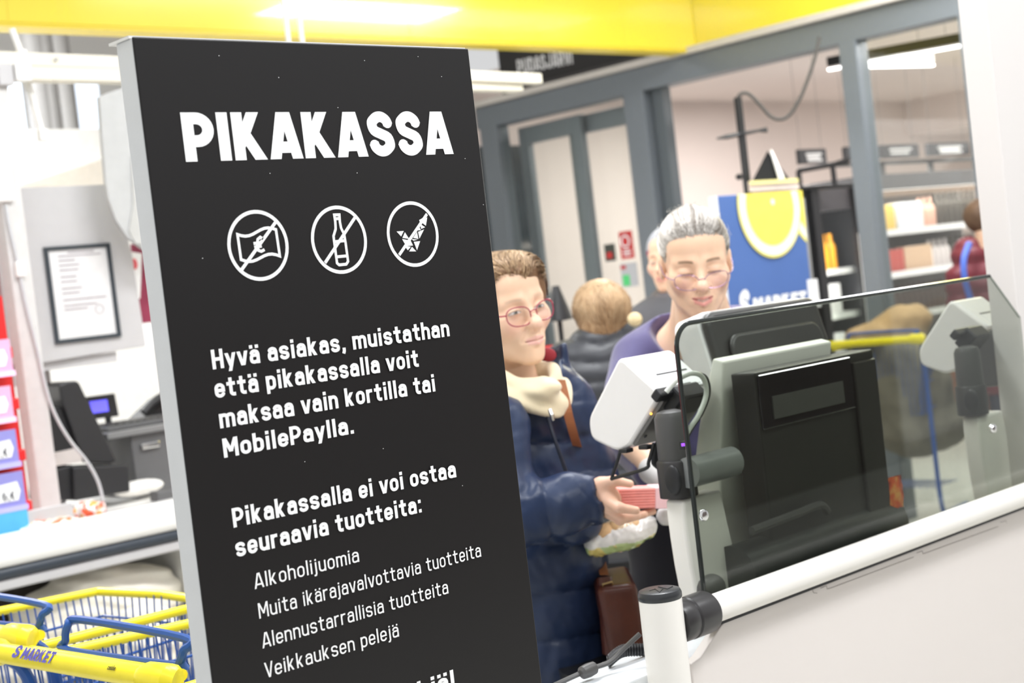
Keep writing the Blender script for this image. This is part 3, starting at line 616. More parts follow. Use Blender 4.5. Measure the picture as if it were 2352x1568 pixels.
    bl = [(1.954, 1.118), (1.952, 1.09), (1.953, 1.05), (1.956, 1.00), (1.962, .95), (1.972, .90), (2.085, .90), (2.08, 1.00), (2.06, 1.118)]
    obj('blade', MB().prism([(x+dx, 1.70, z) for x, z in bl], (0, .042, 0)), M_rail, st, bevel=.006, seg=3, smooth=35)
    if full:
        w = [s(1425, 1036), s(1418, 1060), s(1406, 1096), s(1412, 1097), s(1482, 1076), s(1490, 1060), s(1502, 1018)]
        obj('wire_rest', MB().tube(spline(w, 5), .0034, 8), M_black, st, smooth=True)
        obj('wire_clip', MB().box(s(1438, 1034), (.02, .02, .008)), M_black, st, bevel=.002)
        obj('wire_clip', MB().box(s(1484, 1026), (.02, .022, .008)), M_black, st, bevel=.002)
        lp = [at(1530, 900, 2.60), at(1556, 872, 2.60), at(1590, 857, 2.61), at(1615, 868, 2.63), at(1622, 905, 2.64), at(1606, 950, 2.63), at(1583, 985, 2.62), at(1570, 1010, 2.61)]
        cb = thing('white_cable', 'white data cable looping from the receipt printer behind the glass', 'cable', lp[4])
        obj('cord', MB().tube(spline(lp), .0046, 10), M_cable, cb, smooth=True)
        lp2 = [p+HF*.02+CR*.008 for p in lp[2:]]
        cb2 = thing('thin_grey_cable', 'dark grey cable looping beside the white printer cable', 'cable', lp2[2])
        obj('cord', MB().tube(spline(lp2), .0032, 8), M_dgrey, cb2, smooth=True)
        tg = thing('status_display', 'tiny purple and blue lit display on the printer stand', 'display', at(1570, 1022, 2.53))
        obj('body', MB().box(at(1572, 1022, 2.545), (.014, .01, .014)), M_black, tg)
        obj('lit_face', MB().box(at(1569, 1021, 2.532), (.006, .002, .005), [HR, HF, UP]), mat('purple_light', (.3, .1, .8), .3, emis=(.35, .08, .9), estr=.8), tg)
        obj('body', MB().prism([at(1500, 1035, 2.70), at(1530, 960, 2.70), at(1560, 960, 2.70), at(1560, 1110, 2.70), at(1528, 1095, 2.70), at(1497, 1068, 2.70)], HF*.02), M_black, thing('card_reader', 'black card reader hanging behind the printer stand', 'card reader', at(1530, 1100, 2.71)), bevel=.004)
    else:
        dx = pdx; obj('back_cover', MB().prism([s(1452, 1022), s(1519, 910), s(1560, 960), s(1550, 1080), s(1470, 1085)], (.05, 0, 0)), M_dgrey, pr, bevel=.006)
    return pr
printer_unit(0, 'white tilted receipt printer in front of the purple sweater', 'black printer socket on a curved white blade at the near checkout', True)
printer_unit(1.16, 'white receipt printer behind the glass beside the white board', 'curved white printer stand behind the glass beside the board', False)

# ------------------------------------------------------------------ self-checkout terminal seen through the glass
te = thing('self_checkout_terminal', 'light grey self-checkout column with black scanner box behind the glass', 'checkout terminal', (2.32, 1.74, 0))
c0 = V3(2.135, 0, 0)
colp = [(1.722, 1.342), (1.748, 1.349), (1.80, 1.22), (1.835, 1.10), (1.86, .95), (1.86, .0), (1.78, 0), (1.785, .95), (1.758, 1.15)]
obj('column', MB().prism([(2.135, y, z) for y, z in colp], (.345, 0, 0)), M_lgrey, te, bevel=.004)
bx = obj('scanner_box', MB().box2((2.14, 1.66, .30), (2.527, 1.715, 1.318)), mat('scanner_grey', (.03, .03, .028), .4), te, bevel=.004)
obj('scanner_window', MB().box2((2.145, 1.654, 1.212), (2.44, 1.661, 1.312)), M_blackg, te, bevel=.003)
obj('frame_strip', MB().box2((2.175, 1.651, 1.228), (2.40, 1.655, 1.270)), mat('window_grey', (.09, .09, .085), .25), te)
obj('side_cover', MB().box2((2.445, 1.652, .90), (2.522, 1.66, 1.30)), mat('cover_dark', (.03, .03, .028), .35), te, bevel=.003)
obj('arm', MB().lathe([(.027, 0), (.027, .125)], (1.955, 1.684, 1.166), (1, 0, 0), n=24), mat('arm_grey', (.25, .26, .255), .3), te, smooth=True)
obj('reflection_bar', MB().lathe([(.05, 0), (.05, .50)], (2.05, 1.685, .968), (1, 0, 0), n=32), mat('reflection_dark', (.035, .037, .035), .33), te, smooth=True)  # dark cylinder modelled in place of a reflection in the glass
obj('handle', MB().tube(spline([(2.06, 1.642, 1.045), (2.20, 1.642, 1.05), (2.27, 1.642, 1.052), (2.295, 1.645, 1.035)]), .008, 8), M_dgrey, te, smooth=True)
# monitor, back towards us
mo = thing('checkout_monitor', 'back of a dark touchscreen monitor with a white top edge above the column', 'monitor', (2.43, 1.87, 1.2))
ta = math.radians(14); ux = V3(1, 0, 0); uz = V3(0, -math.sin(ta)*-1, math.cos(ta)); uy = np.cross(uz, ux)
cm = V3(2.486, 1.895, 1.298); hw, hh_, rcn = .194, .13, .03
def rrect(hw, hh, r, n=6): return [(sx*(hw-r)+r*math.cos(math.radians(a)), sz*(hh-r)+r*math.sin(math.radians(a))) for sx, sz, a0 in ((1, 1, 0), (-1, 1, 90), (-1, -1, 180), (1, -1, 270)) for a in [a0+90*k/n for k in range(n+1)]]
obj('screen_frame', MB().prism([cm+ux*a+uz*b+uy*.050 for a, b in rrect(hw, hh_, rcn)], uy*-.068), mat('monitor_silver', (.80, .80, .81), .3), mo, bevel=.004, smooth=35)
obj('back_shell', MB().prism([cm+ux*a+uz*b-uy*.018 for a, b in rrect(hw-.004, hh_-.004, rcn)], uy*-.022), mat('monitor_back', (.05, .05, .049), .35), mo, bevel=.01, seg=3, smooth=35)
obj('back_bulge', MB().prism([cm+ux*a+uz*(b-.02)-uy*.040 for a, b in rrect(hw-.04, hh_-.04, rcn)], uy*-.014), MATS['monitor_back'], mo, bevel=.012, seg=3, smooth=35)
for k in range(24):
    c = cm+ux*(-.14+.012*k)+uz*(-.055)-uy*.0405
    if k < 14: obj('vent', MB().box(c, (.007, .004, .02), [ux, uy, uz]), M_black, mo)
# orange snack packet beside the scanner
pk = MB(); e0 = [atY(2043, 1098, 1.645), atY(2085, 1094, 1.645), atY(2098, 1200, 1.645), atY(2100, 1215, 1.645), atY(2062, 1225, 1.645), atY(2058, 1210, 1.645)]
nx, nz_ = 8, 20; vs = []
for sgn in (-1, 1):
    for j in range(nz_+1):
        for i in range(nx+1):
            u_, v_ = i/nx, j/nz_; x_ = 2.512+.056*u_+.003*math.sin(v_*9); z_ = 1.058-.16*v_
            bul = .011*math.sin(math.pi*u_)**.6*math.sin(math.pi*min(max(v_, .04), .96))**.5+.0015*math.sin(u_*17+v_*23)
            vs.append((x_, 1.655+sgn*bul, z_))
fs = []
for s2 in (0, 1):
    o_ = s2*(nx+1)*(nz_+1)
    fs += [(o_+j*(nx+1)+i, o_+j*(nx+1)+i+1, o_+(j+1)*(nx+1)+i+1, o_+(j+1)*(nx+1)+i) for j in range(nz_) for i in range(nx)]
def blotch(name, c1, c2, c3, sc, rough=.3):
    m = bpy.data.materials.new(name); m.use_nodes = True; nt = m.node_tree; b = nt.nodes['Principled BSDF']; b.inputs['Roughness'].default_value = rough
    tc = nt.nodes.new('ShaderNodeTexCoord'); no = nt.nodes.new('ShaderNodeTexNoise'); no.inputs['Scale'].default_value = sc; no.inputs['Detail'].default_value = 3
    rp = nt.nodes.new('ShaderNodeValToRGB'); rp.color_ramp.elements[0].position = .36; rp.color_ramp.elements[0].color = (*c1, 1); rp.color_ramp.elements[1].position = .62; rp.color_ramp.elements[1].color = (*c3, 1)
    e = rp.color_ramp.elements.new(.5); e.color = (*c2, 1)
    nt.links.new(tc.outputs['Object'], no.inputs[0]); nt.links.new(no.outputs['Fac'], rp.inputs[0]); nt.links.new(rp.outputs[0], b.inputs['Base Color']); return m
pko = obj('snack_packet', (vs, fs), blotch('packet_flame', (.35, .02, .01), (.85, .13, .03), (.95, .45, .12), 28), None, smooth='all')
tag(pko, 'narrow orange and red snack packet standing behind the glass', 'packet')
# ------------------------------------------------------------------ people
M_skin = mat('skin', (.8, .6, .5), .45, attr=True, var=.01, scale=60, bump=.04, bscale=500, sss=.12)
def frame(yaw, pitch, roll):
    """local axes of a head or body; yaw: degrees the face is turned to the image right of looking at the camera, pitch: up, roll: its image right side up"""
    y = math.radians(yaw); ey = -HF*math.cos(y)+HR*math.sin(y); ex = np.cross(ey, UP)   # ex: the person's right
    ex = -ex                                                                            # the person's left
    p = math.radians(pitch); ey2 = ey*math.cos(p)+UP*math.sin(p); ez = UP*math.cos(p)-ey*math.sin(p)
    r = math.radians(roll); ex2 = ex*math.cos(r)+ez*math.sin(r); ez2 = ez*math.cos(r)-ex*math.sin(r)
    return np.stack([ex2, ey2, ez2])
def head_fn(smile=.0, open_=.0, age=1.0, thin=1.0, neck=.19):
    def fn(P):
        M_ = P.copy(); M_[:, 0] = np.abs(M_[:, 0])
        d = s_ell(P, (0, -.018, .036), (.073, .092, .083))
        d = smin(d, s_ell(P, (0, .020, -.026), (.060*thin, .066, .086)), .03)
        d = smin(d, s_ell(P, (0, .038, .055), (.058, .048, .05)), .03)
        d = smin(d, s_cap(M_, (.047*thin, -.004, -.055), (.013, .064, -.094), .020, .018), .025)
        d = smin(d, s_sph(P, (0, .074, -.097), .0165), .02)
        d = smin(d, s_sph(M_, (.041*thin, .055, -.021), .0255), .024)
        d = smin(d, s_cap(M_, (.012, .0815, .0215), (.044, .063, .0205), .0095, .0095), .018)
        d = smax(d, -s_sph(M_, (.0315, .1015, .002), .0195), .014)
        d = smin(d, s_ell(M_, (.031, .0735, .0005), (.0165, .0125, .0105)), .006)
        d = smin(d, s_cap(P, (0, .083, .012), (0, .1035, -.026), .0082, .0112), .014)
        d = smin(d, s_sph(P, (0, .1065, -.0285), .0122), .010)
        d = smin(d, s_sph(M_, (.0128, .0955, -.0325), .0086), .007)
        d = smax(d, -s_sph(M_, (.006, .1015, -.0415), .004), .003)
        d = smin(d, s_ell(P, (0, .077, -.061), (.031, .0205, .026)), .02)
        d = smin(d, s_cap(M_, (0, .0965, -.0570-.0*open_), (.022, .0865, -.0605+smile*.5), .0056, .0026), .006)
        d = smin(d, s_cap(M_, (0, .0955, -.0690-open_), (.019, .0865, -.0650-open_*.5+smile*.5), .0064, .0028), .006)
        d = smax(d, -s_cap(M_, (0, .1035, -.0630-open_*.5), (.0245, .0895, -.0620+smile), .0017+open_*.55, .0011), .0028)
        if age: d = smax(d, -s_cap(M_, (.0175, .0985, -.036), (.031+smile, .087, -.062), .0019*age, .0014*age), .007)
        ear = s_ell(M_, (.0765, -.010, -.004), (.0085, .0165, .030)); ear = smax(ear, -s_ell(M_, (.0865, -.004, .000), (.006, .010, .018)), .004)
        d = smin(d, ear, .006)
        d = smin(d, s_cap(P, (0, -.028, -.05), (0, -.046, -neck), .051, .056), .03)
        return d
    return fn
SKIN = V3(.87, .585, .41)
def head_col(lip=(.66, .25, .22), brow=(.30, .20, .13), browa=.75, eye='open', smile=0.0, open_=0.0, blush=.5, base=SKIN):
    def fn(P):
        n = len(P); C = np.tile(base, (n, 1)); x = np.abs(P[:, 0]); y = P[:, 1]; z = P[:, 2]; front = (y > .03)
        def mixc(w, c): nonlocal C; w = np.clip(w, 0, 1)[:, None]; C = C*(1-w)+np.asarray(c)*w
        mixc(blush*np.exp(-((x-.042)/.018)**2-((z+.030)/.018)**2)*front, (.86, .47, .38))
        mixc(blush*.8*np.exp(-(x/.014)**2-((z+.030)/.012)**2)*front, (.86, .50, .41))
        mixc(.35*np.exp(-((x-.031)/.016)**2-((z+.010)/.006)**2)*front, (.60, .36, .30))
        fr = (y > .072); zu = lerp(-.0572, -.0605+smile*.5, np.clip(x/.022, 0, 1.2)); zd = lerp(-.0690-open_, -.0650-open_*.5+smile*.5, np.clip(x/.019, 0, 1.2)); zm = lerp(-.0630-open_*.5, -.0620+smile, np.clip(x/.0245, 0, 1.1))
        mixc(np.exp(-((z-zu)/.0040)**4)*(x < .0225)*fr*.85, lip); mixc(np.exp(-((z-zd)/.0050)**4)*(x < .0195)*fr*.85, lip)
        mixc(np.exp(-((z-zm)/(.0012+open_*.42*(1-np.clip(x/.022, 0, 1)**2)))**4)*(x < .0235)*fr*.8, (.30, .07, .06))
        if open_: mixc(np.exp(-((z-zm-.0008)/.0011)**4)*(x < .012)*fr*.9, (.85, .80, .74))
        bz = .0215+.004*np.cos((x-.03)/.02*1.2)
        mixc(browa*np.exp(-((z-bz)/.0034)**4)*sstep(.012, .018, x)*(1-sstep(.043, .050, x))*front, brow)
        ez = z-.0005+((x-.031)/.015)**2*.0022
        if eye == 'open':
            al = 1-((x-.031)/.0145)**2; hgt = .0031*np.sqrt(np.clip(al, 0, 1)); ins = (np.abs(ez) < hgt) & (y > .06)
            C[ins] = (.78, .74, .72); r2 = (x-.030)**2+(ez)**2
            C[ins & (r2 < .0054**2)] = (.22, .25, .25); C[ins & (r2 < .0022**2)] = (.01, .01, .01)
            mixc(.85*np.exp(-((ez-hgt-.0006)/.0013)**2)*(al > -.1)*(y > .05), (.14, .08, .06))
            mixc(.35*np.exp(-((ez+hgt+.0004)/.0010)**2)*(al > -.05)*(y > .05), (.35, .18, .14))
        else:
            al = 1-((x-.031)/.0155)**2
            mixc(.9*np.exp(-((ez+.0032)/.0016)**2)*(al > 0)*(y > .05), (.12, .08, .07))
            mixc(.3*np.exp(-((ez-.006)/.0016)**2)*(al > 0)*(y > .05), (.50, .30, .24))
        return C
    return fn
def glasses(parent, R, O, m, lensw=.0265, lensh=.0165, y0=.1015, z0=-.008, ml=None, rim=.0011, drop=0.0):
    g = thing('glasses', None, None, (0, 0, 0)); g.parent = parent; g.location = (0, 0, 0)
    W = lambda p: V3(*p)@R+V3(*O)
    for s in (-1, 1):
        ring = []
        for k in range(28):
            a = 2*math.pi*k/28; ca, sa = math.cos(a), math.sin(a)
            e = 2/2.6; rx = lensw*abs(ca)**e*(1 if ca > 0 else -1); rz = lensh*abs(sa)**e*(1 if sa > 0 else -1)
            xx = s*(.033+rx); yy = y0-.012*((xx*s-.008)/.05)**2; zz = z0+drop+rz*(1.0 if sa > 0 else 1.12)+.002*rx/lensw
            ring.append(W((xx, yy, zz)))
        lens = obj('lens', MB().add(ring, [tuple(range(28))]), ml or M_lens, g)
        obj('rim', MB().tube(ring, rim, 7, closed=True), m, g, smooth=True)
        xt = .033+lensw; obj('temple', MB().tube(spline([W((s*(xt-.001), y0-.012*((xt-.008)/.05)**2, z0+drop+.006)), W((s*(xt+.010), y0-.028, z0+drop+.007)), W((s*.078, .04, z0+.010)), W((s*.081, -.012, .006))], 6), rim*1.25, 7), m, g, smooth=True)
    xb = .033-lensw+.001
    obj('bridge', MB().tube(spline([W((-xb, y0, z0+drop+.003)), W((-xb*.4, y0+.004, z0+drop+.006)), W((xb*.4, y0+.004, z0+drop+.006)), W((xb, y0, z0+drop+.003))], 5), rim, 7), m, g, smooth=True)
    return g
M_lens = glassmat('lens_glass', (.95, .95, .95), refl=1.2)
def quilt(t, s, amp): return amp*(1-np.sqrt(np.abs(np.cos(math.pi*t/s))+.02))
def hairmat(name): return mat(name, (.4, .3, .2), .42, attr=True, var=.10, scale=240, bump=.25, bscale=420, spec=.45)
def strands_on(name, fn, pts, off, r, cols, m, parent, xf):
    """thin hair strands laid on an implicit hair surface; pts (n, k, 3) local"""
    n, k = pts.shape[:2]; P = pts.reshape(-1, 3).copy(); e = .002
    for it in range(5):
        d = fn(P); g = np.stack([fn(P+V3(*[e if q == c else 0 for q in range(3)]))-d for c in range(3)], 1)/e
        g /= np.linalg.norm(g, axis=1)[:, None]+1e-6; P = P-g*np.clip(d-np.repeat(off, k), -.02, .02)[:, None]*.8
    P = P.reshape(n, k, 3); T = np.gradient(P, axis=1); T /= np.linalg.norm(T, axis=2)[:, :, None]+1e-9
    g = g.reshape(n, k, 3); A = np.cross(T, g); A /= np.linalg.norm(A, axis=2)[:, :, None]+1e-9; B = np.cross(A, T)
    tp = np.linspace(0, 1, k); w = (r*(1-.75*np.maximum(tp, 1-tp*3*0-1)**2))[None, :, None]
    ring = np.stack([P+A*w, P-A*w*.5+B*w*.87, P-A*w*.5-B*w*.87], 2)       # n,k,3,3
    V = ring.reshape(-1, 3)@np.asarray(xf[0])+V3(*xf[1])
    base = (np.arange(n)[:, None, None]*k+np.arange(k-1)[None, :, None])*3+np.arange(3)[None, None, :]
    nx_ = (np.arange(n)[:, None, None]*k+np.arange(k-1)[None, :, None])*3+(np.arange(3)[None, None, :]+1) % 3
    F = np.stack([base, nx_, nx_+3, base+3], -1).reshape(-1, 4)
    o = obj(name, (V, F), m, parent, smooth='all', recalc=False); o['kind'] = 'stuff'
    a = o.data.color_attributes.new('Col', 'FLOAT_COLOR', 'POINT'); C = np.repeat(cols, k*3, axis=0)
    a.data.foreach_set('color', np.c_[C, np.ones(len(C))].astype(np.float32).ravel()); return o

# ---- customer: navy quilted coat, cream scarf, red-rimmed glasses
HC = at(1160, 711, 3.1); RC = frame(33, -3, 7)
cu = thing('person', 'older woman in a navy quilted coat and red-rimmed glasses holding a pink box', 'person', at(1200, 1560, 3.15)*V3(1, 1, 0))
J = at
# hand holding the box: wrist, palm, fingers (joints in space)
hd = 2.93
def hand_fn(P):
    d = s_cap(P, J(1318, 1150, hd+.02), J(1352, 1148, hd), .029, .026)
    d = smin(d, s_capel(P, J(1362, 1140, hd), J(1392, 1150, hd-.005), .030, .031, .75, HF), .018)
    d = smin(d, s_sph(P, J(1383, 1122, hd), .021), .015)
    # thumb over the top of the box
    d = smin(d, s_cap(P, J(1382, 1110, hd-.01), J(1412, 1104, hd-.022), .0125, .0105), .010)
    d = smin(d, s_cap(P, J(1412, 1104, hd-.022), J(1447, 1111, hd-.024), .0102, .0078), .006)
    # index finger along the front, lower edge
    fi = s_cap(P, J(1392, 1148, hd-.02), J(1422, 1166, hd-.042), .0118, .0105)
    fi = smin(fi, s_cap(P, J(1422, 1166, hd-.042), J(1461, 1172, hd-.044), .0102, .0080), .006)
    d = smin(d, fi, .009)
    for a, b, c, r in (((1396, 1168), (1428, 1188), (1464, 1184), .0100), ((1392, 1176), (1424, 1194), (1480, 1181), .0096), ((1410, 1180), (1440, 1190), (1500, 1174), .0088)):
        k = {1396: -.020, 1392: .0, 1410: .02}[a[0]]
        f_ = s_cap(P, J(*a, hd+k), J(*b, hd+k), r*1.08, r); f_ = smin(f_, s_cap(P, J(*b, hd+k), J(*c, hd+k+.01), r, r*.8), .005)
        d = smin(d, f_, .007)
    return d
Vh, Fh = surfnet(hand_fn, J(1400, 1150, hd)-.13, J(1400, 1150, hd)+.13, .0022)
kn = snoise(Vh, 90)[:, None]*.03
Ch = np.tile(V3(.84, .53, .39), (len(Vh), 1))+kn*V3(.6, .8, .8)
# body under the clothes, joined with head and hand to one figure
def torso_c(P):
    d = s_cap(P, J(1195, 960, 3.18), J(1225, 1330, 3.22), .085, .095)
    d = smin(d, s_cap(P, J(1172, 830, 3.14), J(1190, 930, 3.17), .05, .06), .05)
    d = smin(d, s_cap(P, J(1225, 1400, 3.22), V3(2.28, 2.16, .05), .085, .05), .05)
    d = smin(d, s_cap(P, J(1115, 990, 3.02), J(1130, 1180, 2.96), .04, .036), .04)
    return smin(d, s_cap(P, J(1130, 1180, 2.96), J(1330, 1148, 2.95), .036, .026), .03)
cb_ = J(1230, 1200, 3.15)
Vt, Ft = surfnet(torso_c, (1.5, 1.5, 0), (2.9, 2.8, 1.5), .016)
hc_col = head_col(lip=(.80, .45, .40), brow=(.50, .36, .26), browa=.4, eye='open', smile=-.001, blush=.55)
sdfobj('body', head_fn(smile=-.0015, age=1.25, thin=1.06), (-.1, -.13, -.21), (.1, .13, .14), .0019, M_skin, cu, hc_col, (RC, HC), [(Vh, Fh, Ch), (Vt, Ft, np.tile(SKIN, (len(Vt), 1)))])
def hair_c(P):
    d = s_ell(P, (0, -.025, .040), (.084, .102, .078))
    d = smin(d, s_ell(P, (.012, .034, .078), (.066, .052, .034)), .03)
    d = smin(d, s_ell(P, (.066, .004, .036), (.026, .050, .062)), .02)
    d = smin(d, s_ell(P, (-.066, .002, .036), (.028, .054, .066)), .02)
    d = smin(d, s_ell(P, (0, -.09, -.03), (.075, .045, .075)), .03)
    cut = s_ell(P, (-.010, .098, -.018), (.066, .074, .080)); cut = smin(cut, s_ell(P, (-.03, .085, .045), (.04, .05, .035)), .02); d = smax(d, -cut, .010)
    d = smax(d, -(P[:, 2]+.075), .012)
    return d+.0022*snoise(P, 70, 3)
def haircol_c(P): return np.tile(V3(.20, .105, .05), (len(P), 1))*(1+.25*snoise(P, 80)[:, None])
sdfobj('hair', hair_c, (-.13, -.16, -.12), (.13, .13, .17), .0028, hairmat('hair_brown'), cu, haircol_c, (RC, HC))
n_ = 3600; k_ = 9; tt_ = np.linspace(0, 1, k_)[None, :]
ph0 = rng.uniform(-1.9, 1.9, n_)[:, None]; y0_ = (.075-.05*(np.abs(ph0)/1.9)**1.5+rng.uniform(-.10, .012, n_)[:, None]); ln_ = rng.uniform(.04, .085, n_)[:, None]
yy = y0_-ln_*tt_; pp = ph0+(.55+.25*rng.rand(n_)[:, None])*tt_*np.where(ph0 > -.7, 1, -1)*(.6+.4*np.cos(ph0))+.08*np.sin(tt_*5+ph0*7)
rr_ = np.sqrt(np.clip(1-((yy+.02)/.105)**2, .05, 1)); pts_ = np.stack([.088*rr_*np.sin(pp), yy, .046+.088*rr_*np.cos(pp)], -1)
tone = np.clip(.40+.40*snoise(pts_[:, 3], 38, 5)+.22*rng.normal(size=n_)+.45*(pts_[:, 3, 2]-.085)/.05, 0, 1)[:, None]
strands_on('hair_strands', hair_c, pts_, rng.uniform(-.0005, .005, n_), .0006, lerp(V3(.15, .075, .035), V3(.72, .50, .29), tone), hairmat('hair_brown'), cu, (RC, HC))
M_redrim = mat('red_rim', (.36, .05, .09), .25)
glasses(cu, RC, HC, M_redrim, .0255, .0185, .104, -.006, rim=.0013)
# scarf: folded cream cowl
def scarf(P):
    c0 = J(1207, 884, 3.09); Q = P-c0
    u_ = Q@HR; w_ = Q@HF; z_ = Q[:, 2]+.34*u_*sstep(.03, -.05, w_)-.22*w_+.004
    ang = np.arctan2(w_, u_); rad = np.sqrt(u_**2+w_**2)
    f1 = np.sqrt((rad-.064)**2+((z_-.017))**2*.5)-.015
    f2 = np.sqrt((rad-.078)**2+((z_+.008))**2*.45)-.0165
    f3 = s_ell(P, J(1250, 893, 3.02), (.036, .036, .022))
    d = smin(smin(f1, f2, .008), f3, .02)
    return d+.0016*np.sin(z_*170+ang*3+snoise(P, 22)*2.5)+.0016*snoise(P, 60)
sdfobj('scarf', scarf, J(1205, 868, 3.07)-.16, J(1205, 868, 3.07)+.16, .0032, mat('scarf_cream', (.74, .63, .43), .8, var=.03, sheen=.4, bump=.15, bscale=600), cu)
# coat
def coat(P):
    axis0, axis1 = J(1192, 930, 3.17), J(1236, 1500, 3.22); dv = axis1-axis0
    tt = np.clip((P-axis0)@dv/(dv@dv), -.2, 1.2)
    d = s_capel(P, J(1186, 945, 3.17), J(1222, 1250, 3.20), .128, .145, .82, HF)
    d = smin(d, s_capel(P, J(1222, 1250, 3.20), J(1255, 1560, 3.24), .146, .150, .82, HF), .05)
    d = smin(d, s_capel(P, J(1235, 888, 3.13), J(1292, 935, 3.16), .062, .070, .9, HF), .05)       # far shoulder
    q = (P[:, 2]+.10*(P@HR))
    d = d+quilt(q+.012, .105, .016)
    la = s_cap(P, J(1298, 935, 3.16), J(1350, 1085, 3.20), .068, .062)                             # far upper arm
    la = smin(la, s_cap(P, J(1350, 1085, 3.20), J(1322, 1200, 3.08), .060, .052), .03)
    la = la+quilt(q+.03, .075, .010); d = smin(d, la, .022)
    # collar
    cc = J(1205, 872, 3.12); Q = P-cc; u_ = Q@HR; w_ = Q@HF; z_ = Q[:, 2]-.22*u_
    rad = np.sqrt((u_-.006)**2+w_**2); col = np.maximum(np.abs(rad-.088)-.006, np.abs(z_-.004)-.038)-.006
    col = smax(col, -(w_*.9-u_*.35+.012), .012)
    d = smin(d, col, .015)
    hole = s_cap(P, J(1196, 800, 3.12), J(1204, 880, 3.11), .080, .070); d = smax(d, -hole, .012)
    # near sleeve reaching to the box
    a0, a1, a2 = J(1135, 985, 3.0), J(1130, 1185, 2.93), J(1330, 1152, 2.94)
    f_ = s_cap(P, a0, a1, .075, .078); f2 = s_cap(P, a1, a2, .080, .058)
    t2 = (P-a1)@nrm(a2-a1); f2 = f2+quilt(t2+.02, .085, .012)
    cuff = s_cap(P, J(1318, 1152, 2.94), J(1340, 1151, 2.94), .056, .052); f2 = smin(f2, cuff, .012)
    f2 = smax(f2, -s_cap(P, J(1334, 1150, 2.94), J(1368, 1149, 2.94), .040, .046), .006)
    d = smin(d, smin(f_, f2, .03), .012)
    return d+.0035*snoise(P, 38)+.0026*snoise(P, 85, 4)+.0022*np.sin((P@HR)*95+(P[:, 2])*40+snoise(P, 20)*3)*sstep(1.24, 1.16, P[:, 2])*sstep(.98, 1.04, P[:, 2])
lo = V3(1.55, 1.75, .60); hi = V3(2.75, 2.75, 1.45)
M_navy = mat('navy_nylon', (.018, .032, .078), .38, var=.06, scale=12, bump=.12, bscale=90, spec=.45)
sdfobj('coat', coat, lo, hi, .005, M_navy, cu)
obj('zip', MB().tube(spline([J(1252, 935, 3.02), J(1268, 990, 3.01), J(1285, 1040, 3.01), J(1303, 1090, 3.02)], 6), .004, 6), mat('zip_dark', (.02, .025, .04), .4), cu)
obj('zip_pull', MB().tube([J(1263, 940, 2.995), J(1267, 952, 2.992), J(1270, 965, 2.995)], [.004, .005, .004], 6), M_chrome, cu)
obj('collar_lining', MB().ell(J(1257, 814, 3.12), (.020, .008, .015), 16, [nrm(HR-UP*.3), HF, nrm(UP+HR*.3)]), mat('lining_red', (.28, .02, .03), .7), cu, smooth='all')
obj('trousers', MB().tube([(2.22, 2.16, .72), (2.24, 2.16, .3), (2.24, 2.16, .03)], [.13, .10, .08], 16), M_black, cu, smooth=True)
# what she carries
pbx = thing('pink_box', 'flat pink and red box held in the hand of the woman in navy', 'box', J(1480, 1165, 2.955))
bx0, bx1 = J(1412, 1143, 2.955), J(1556, 1138, 2.985); bxx = nrm(bx1-bx0); L_b = np.linalg.norm(bx1-bx0); bz = nrm(UP-bxx*(UP@bxx)); by = np.cross(bz, bxx)
obj('card_stack', MB().box(bx0+bxx*L_b*.29, (L_b*.58, .055, .040), [bxx, by, bz]), mat('red_pages', (.90, .33, .30), .5, var=.1, scale=70), pbx, bevel=.001)
obj('sleeve', MB().box(bx0+bxx*L_b*.79, (L_b*.44, .058, .043), [bxx, by, bz]), mat('pink_card', (.93, .60, .64), .5, var=.03), pbx, bevel=.002)
for k in range(7): obj('page_edge', MB().box(bx0+bxx*L_b*.29-by*.028+bz*(-.016+.0055*k), (L_b*.57, .002, .0014), [bxx, by, bz]), mat('pink_pages', (.93, .42, .38), .5), pbx)
hb = thing('handbag', 'brown leather shoulder bag with buckle hanging at her hip', 'handbag', J(1430, 1510, 3.12))
def bagfn(P): 
    c = J(1428, 1430, 3.15); Q = P-c; q = np.stack([Q@HR-.08*Q[:, 2]*-1, Q@HF, Q[:, 2]], 1); e = np.abs(q)-V3(.028, .09, .088); return np.linalg.norm(np.maximum(e, 0), axis=1)+np.minimum(e.max(1), 0)-.014+.002*snoise(P, 40)
M_leather = mat('brown_leather', (.075, .018, .009), .33, var=.2, scale=20, bump=.1)
sdfobj('bag_body', bagfn, J(1428, 1430, 3.15)-.16, J(1428, 1430, 3.15)+.16, .005, M_leather, hb)
obj('front_flap', MB().tube([J(1388, 1325, 3.08), J(1396, 1400, 3.07), J(1404, 1500, 3.07)], [.016, .018, .018], 8), M_leather, hb, smooth=True)
obj('buckle', MB().tube([J(1386, 1352, 3.055), J(1408, 1346, 3.055), J(1406, 1336, 3.055), J(1384, 1342, 3.055)], .0025, 6, closed=True), mat('brass', (.6, .45, .2), .3, metal=1), hb)
obj('buckle', MB().tube([J(1394, 1352, 3.052), J(1402, 1378, 3.052)], .002, 6), MATS['brass'], hb)
stp = spline([J(1288, 872, 3.06), J(1297, 910, 3.05), J(1306, 955, 3.045), J(1322, 1012, 3.085), J(1345, 1090, 3.25), J(1372, 1240, 3.25), J(1388, 1320, 3.12)], 6)
sv = []; sf = []
for i, p in enumerate(stp):
    w_ = .0095
    for s1, s2 in ((-1, 0), (1, 0), (1, 1), (-1, 1)): sv.append(p+CR*w_*s1+CF*.004*s2)
for i in range(len(stp)-1): sf += [(i*4+k, i*4+(k+1) % 4, i*4+4+(k+1) % 4, i*4+4+k) for k in range(4)]
obj('strap', (sv, sf), mat('tan_leather', (.36, .13, .05), .5, var=.05), hb)

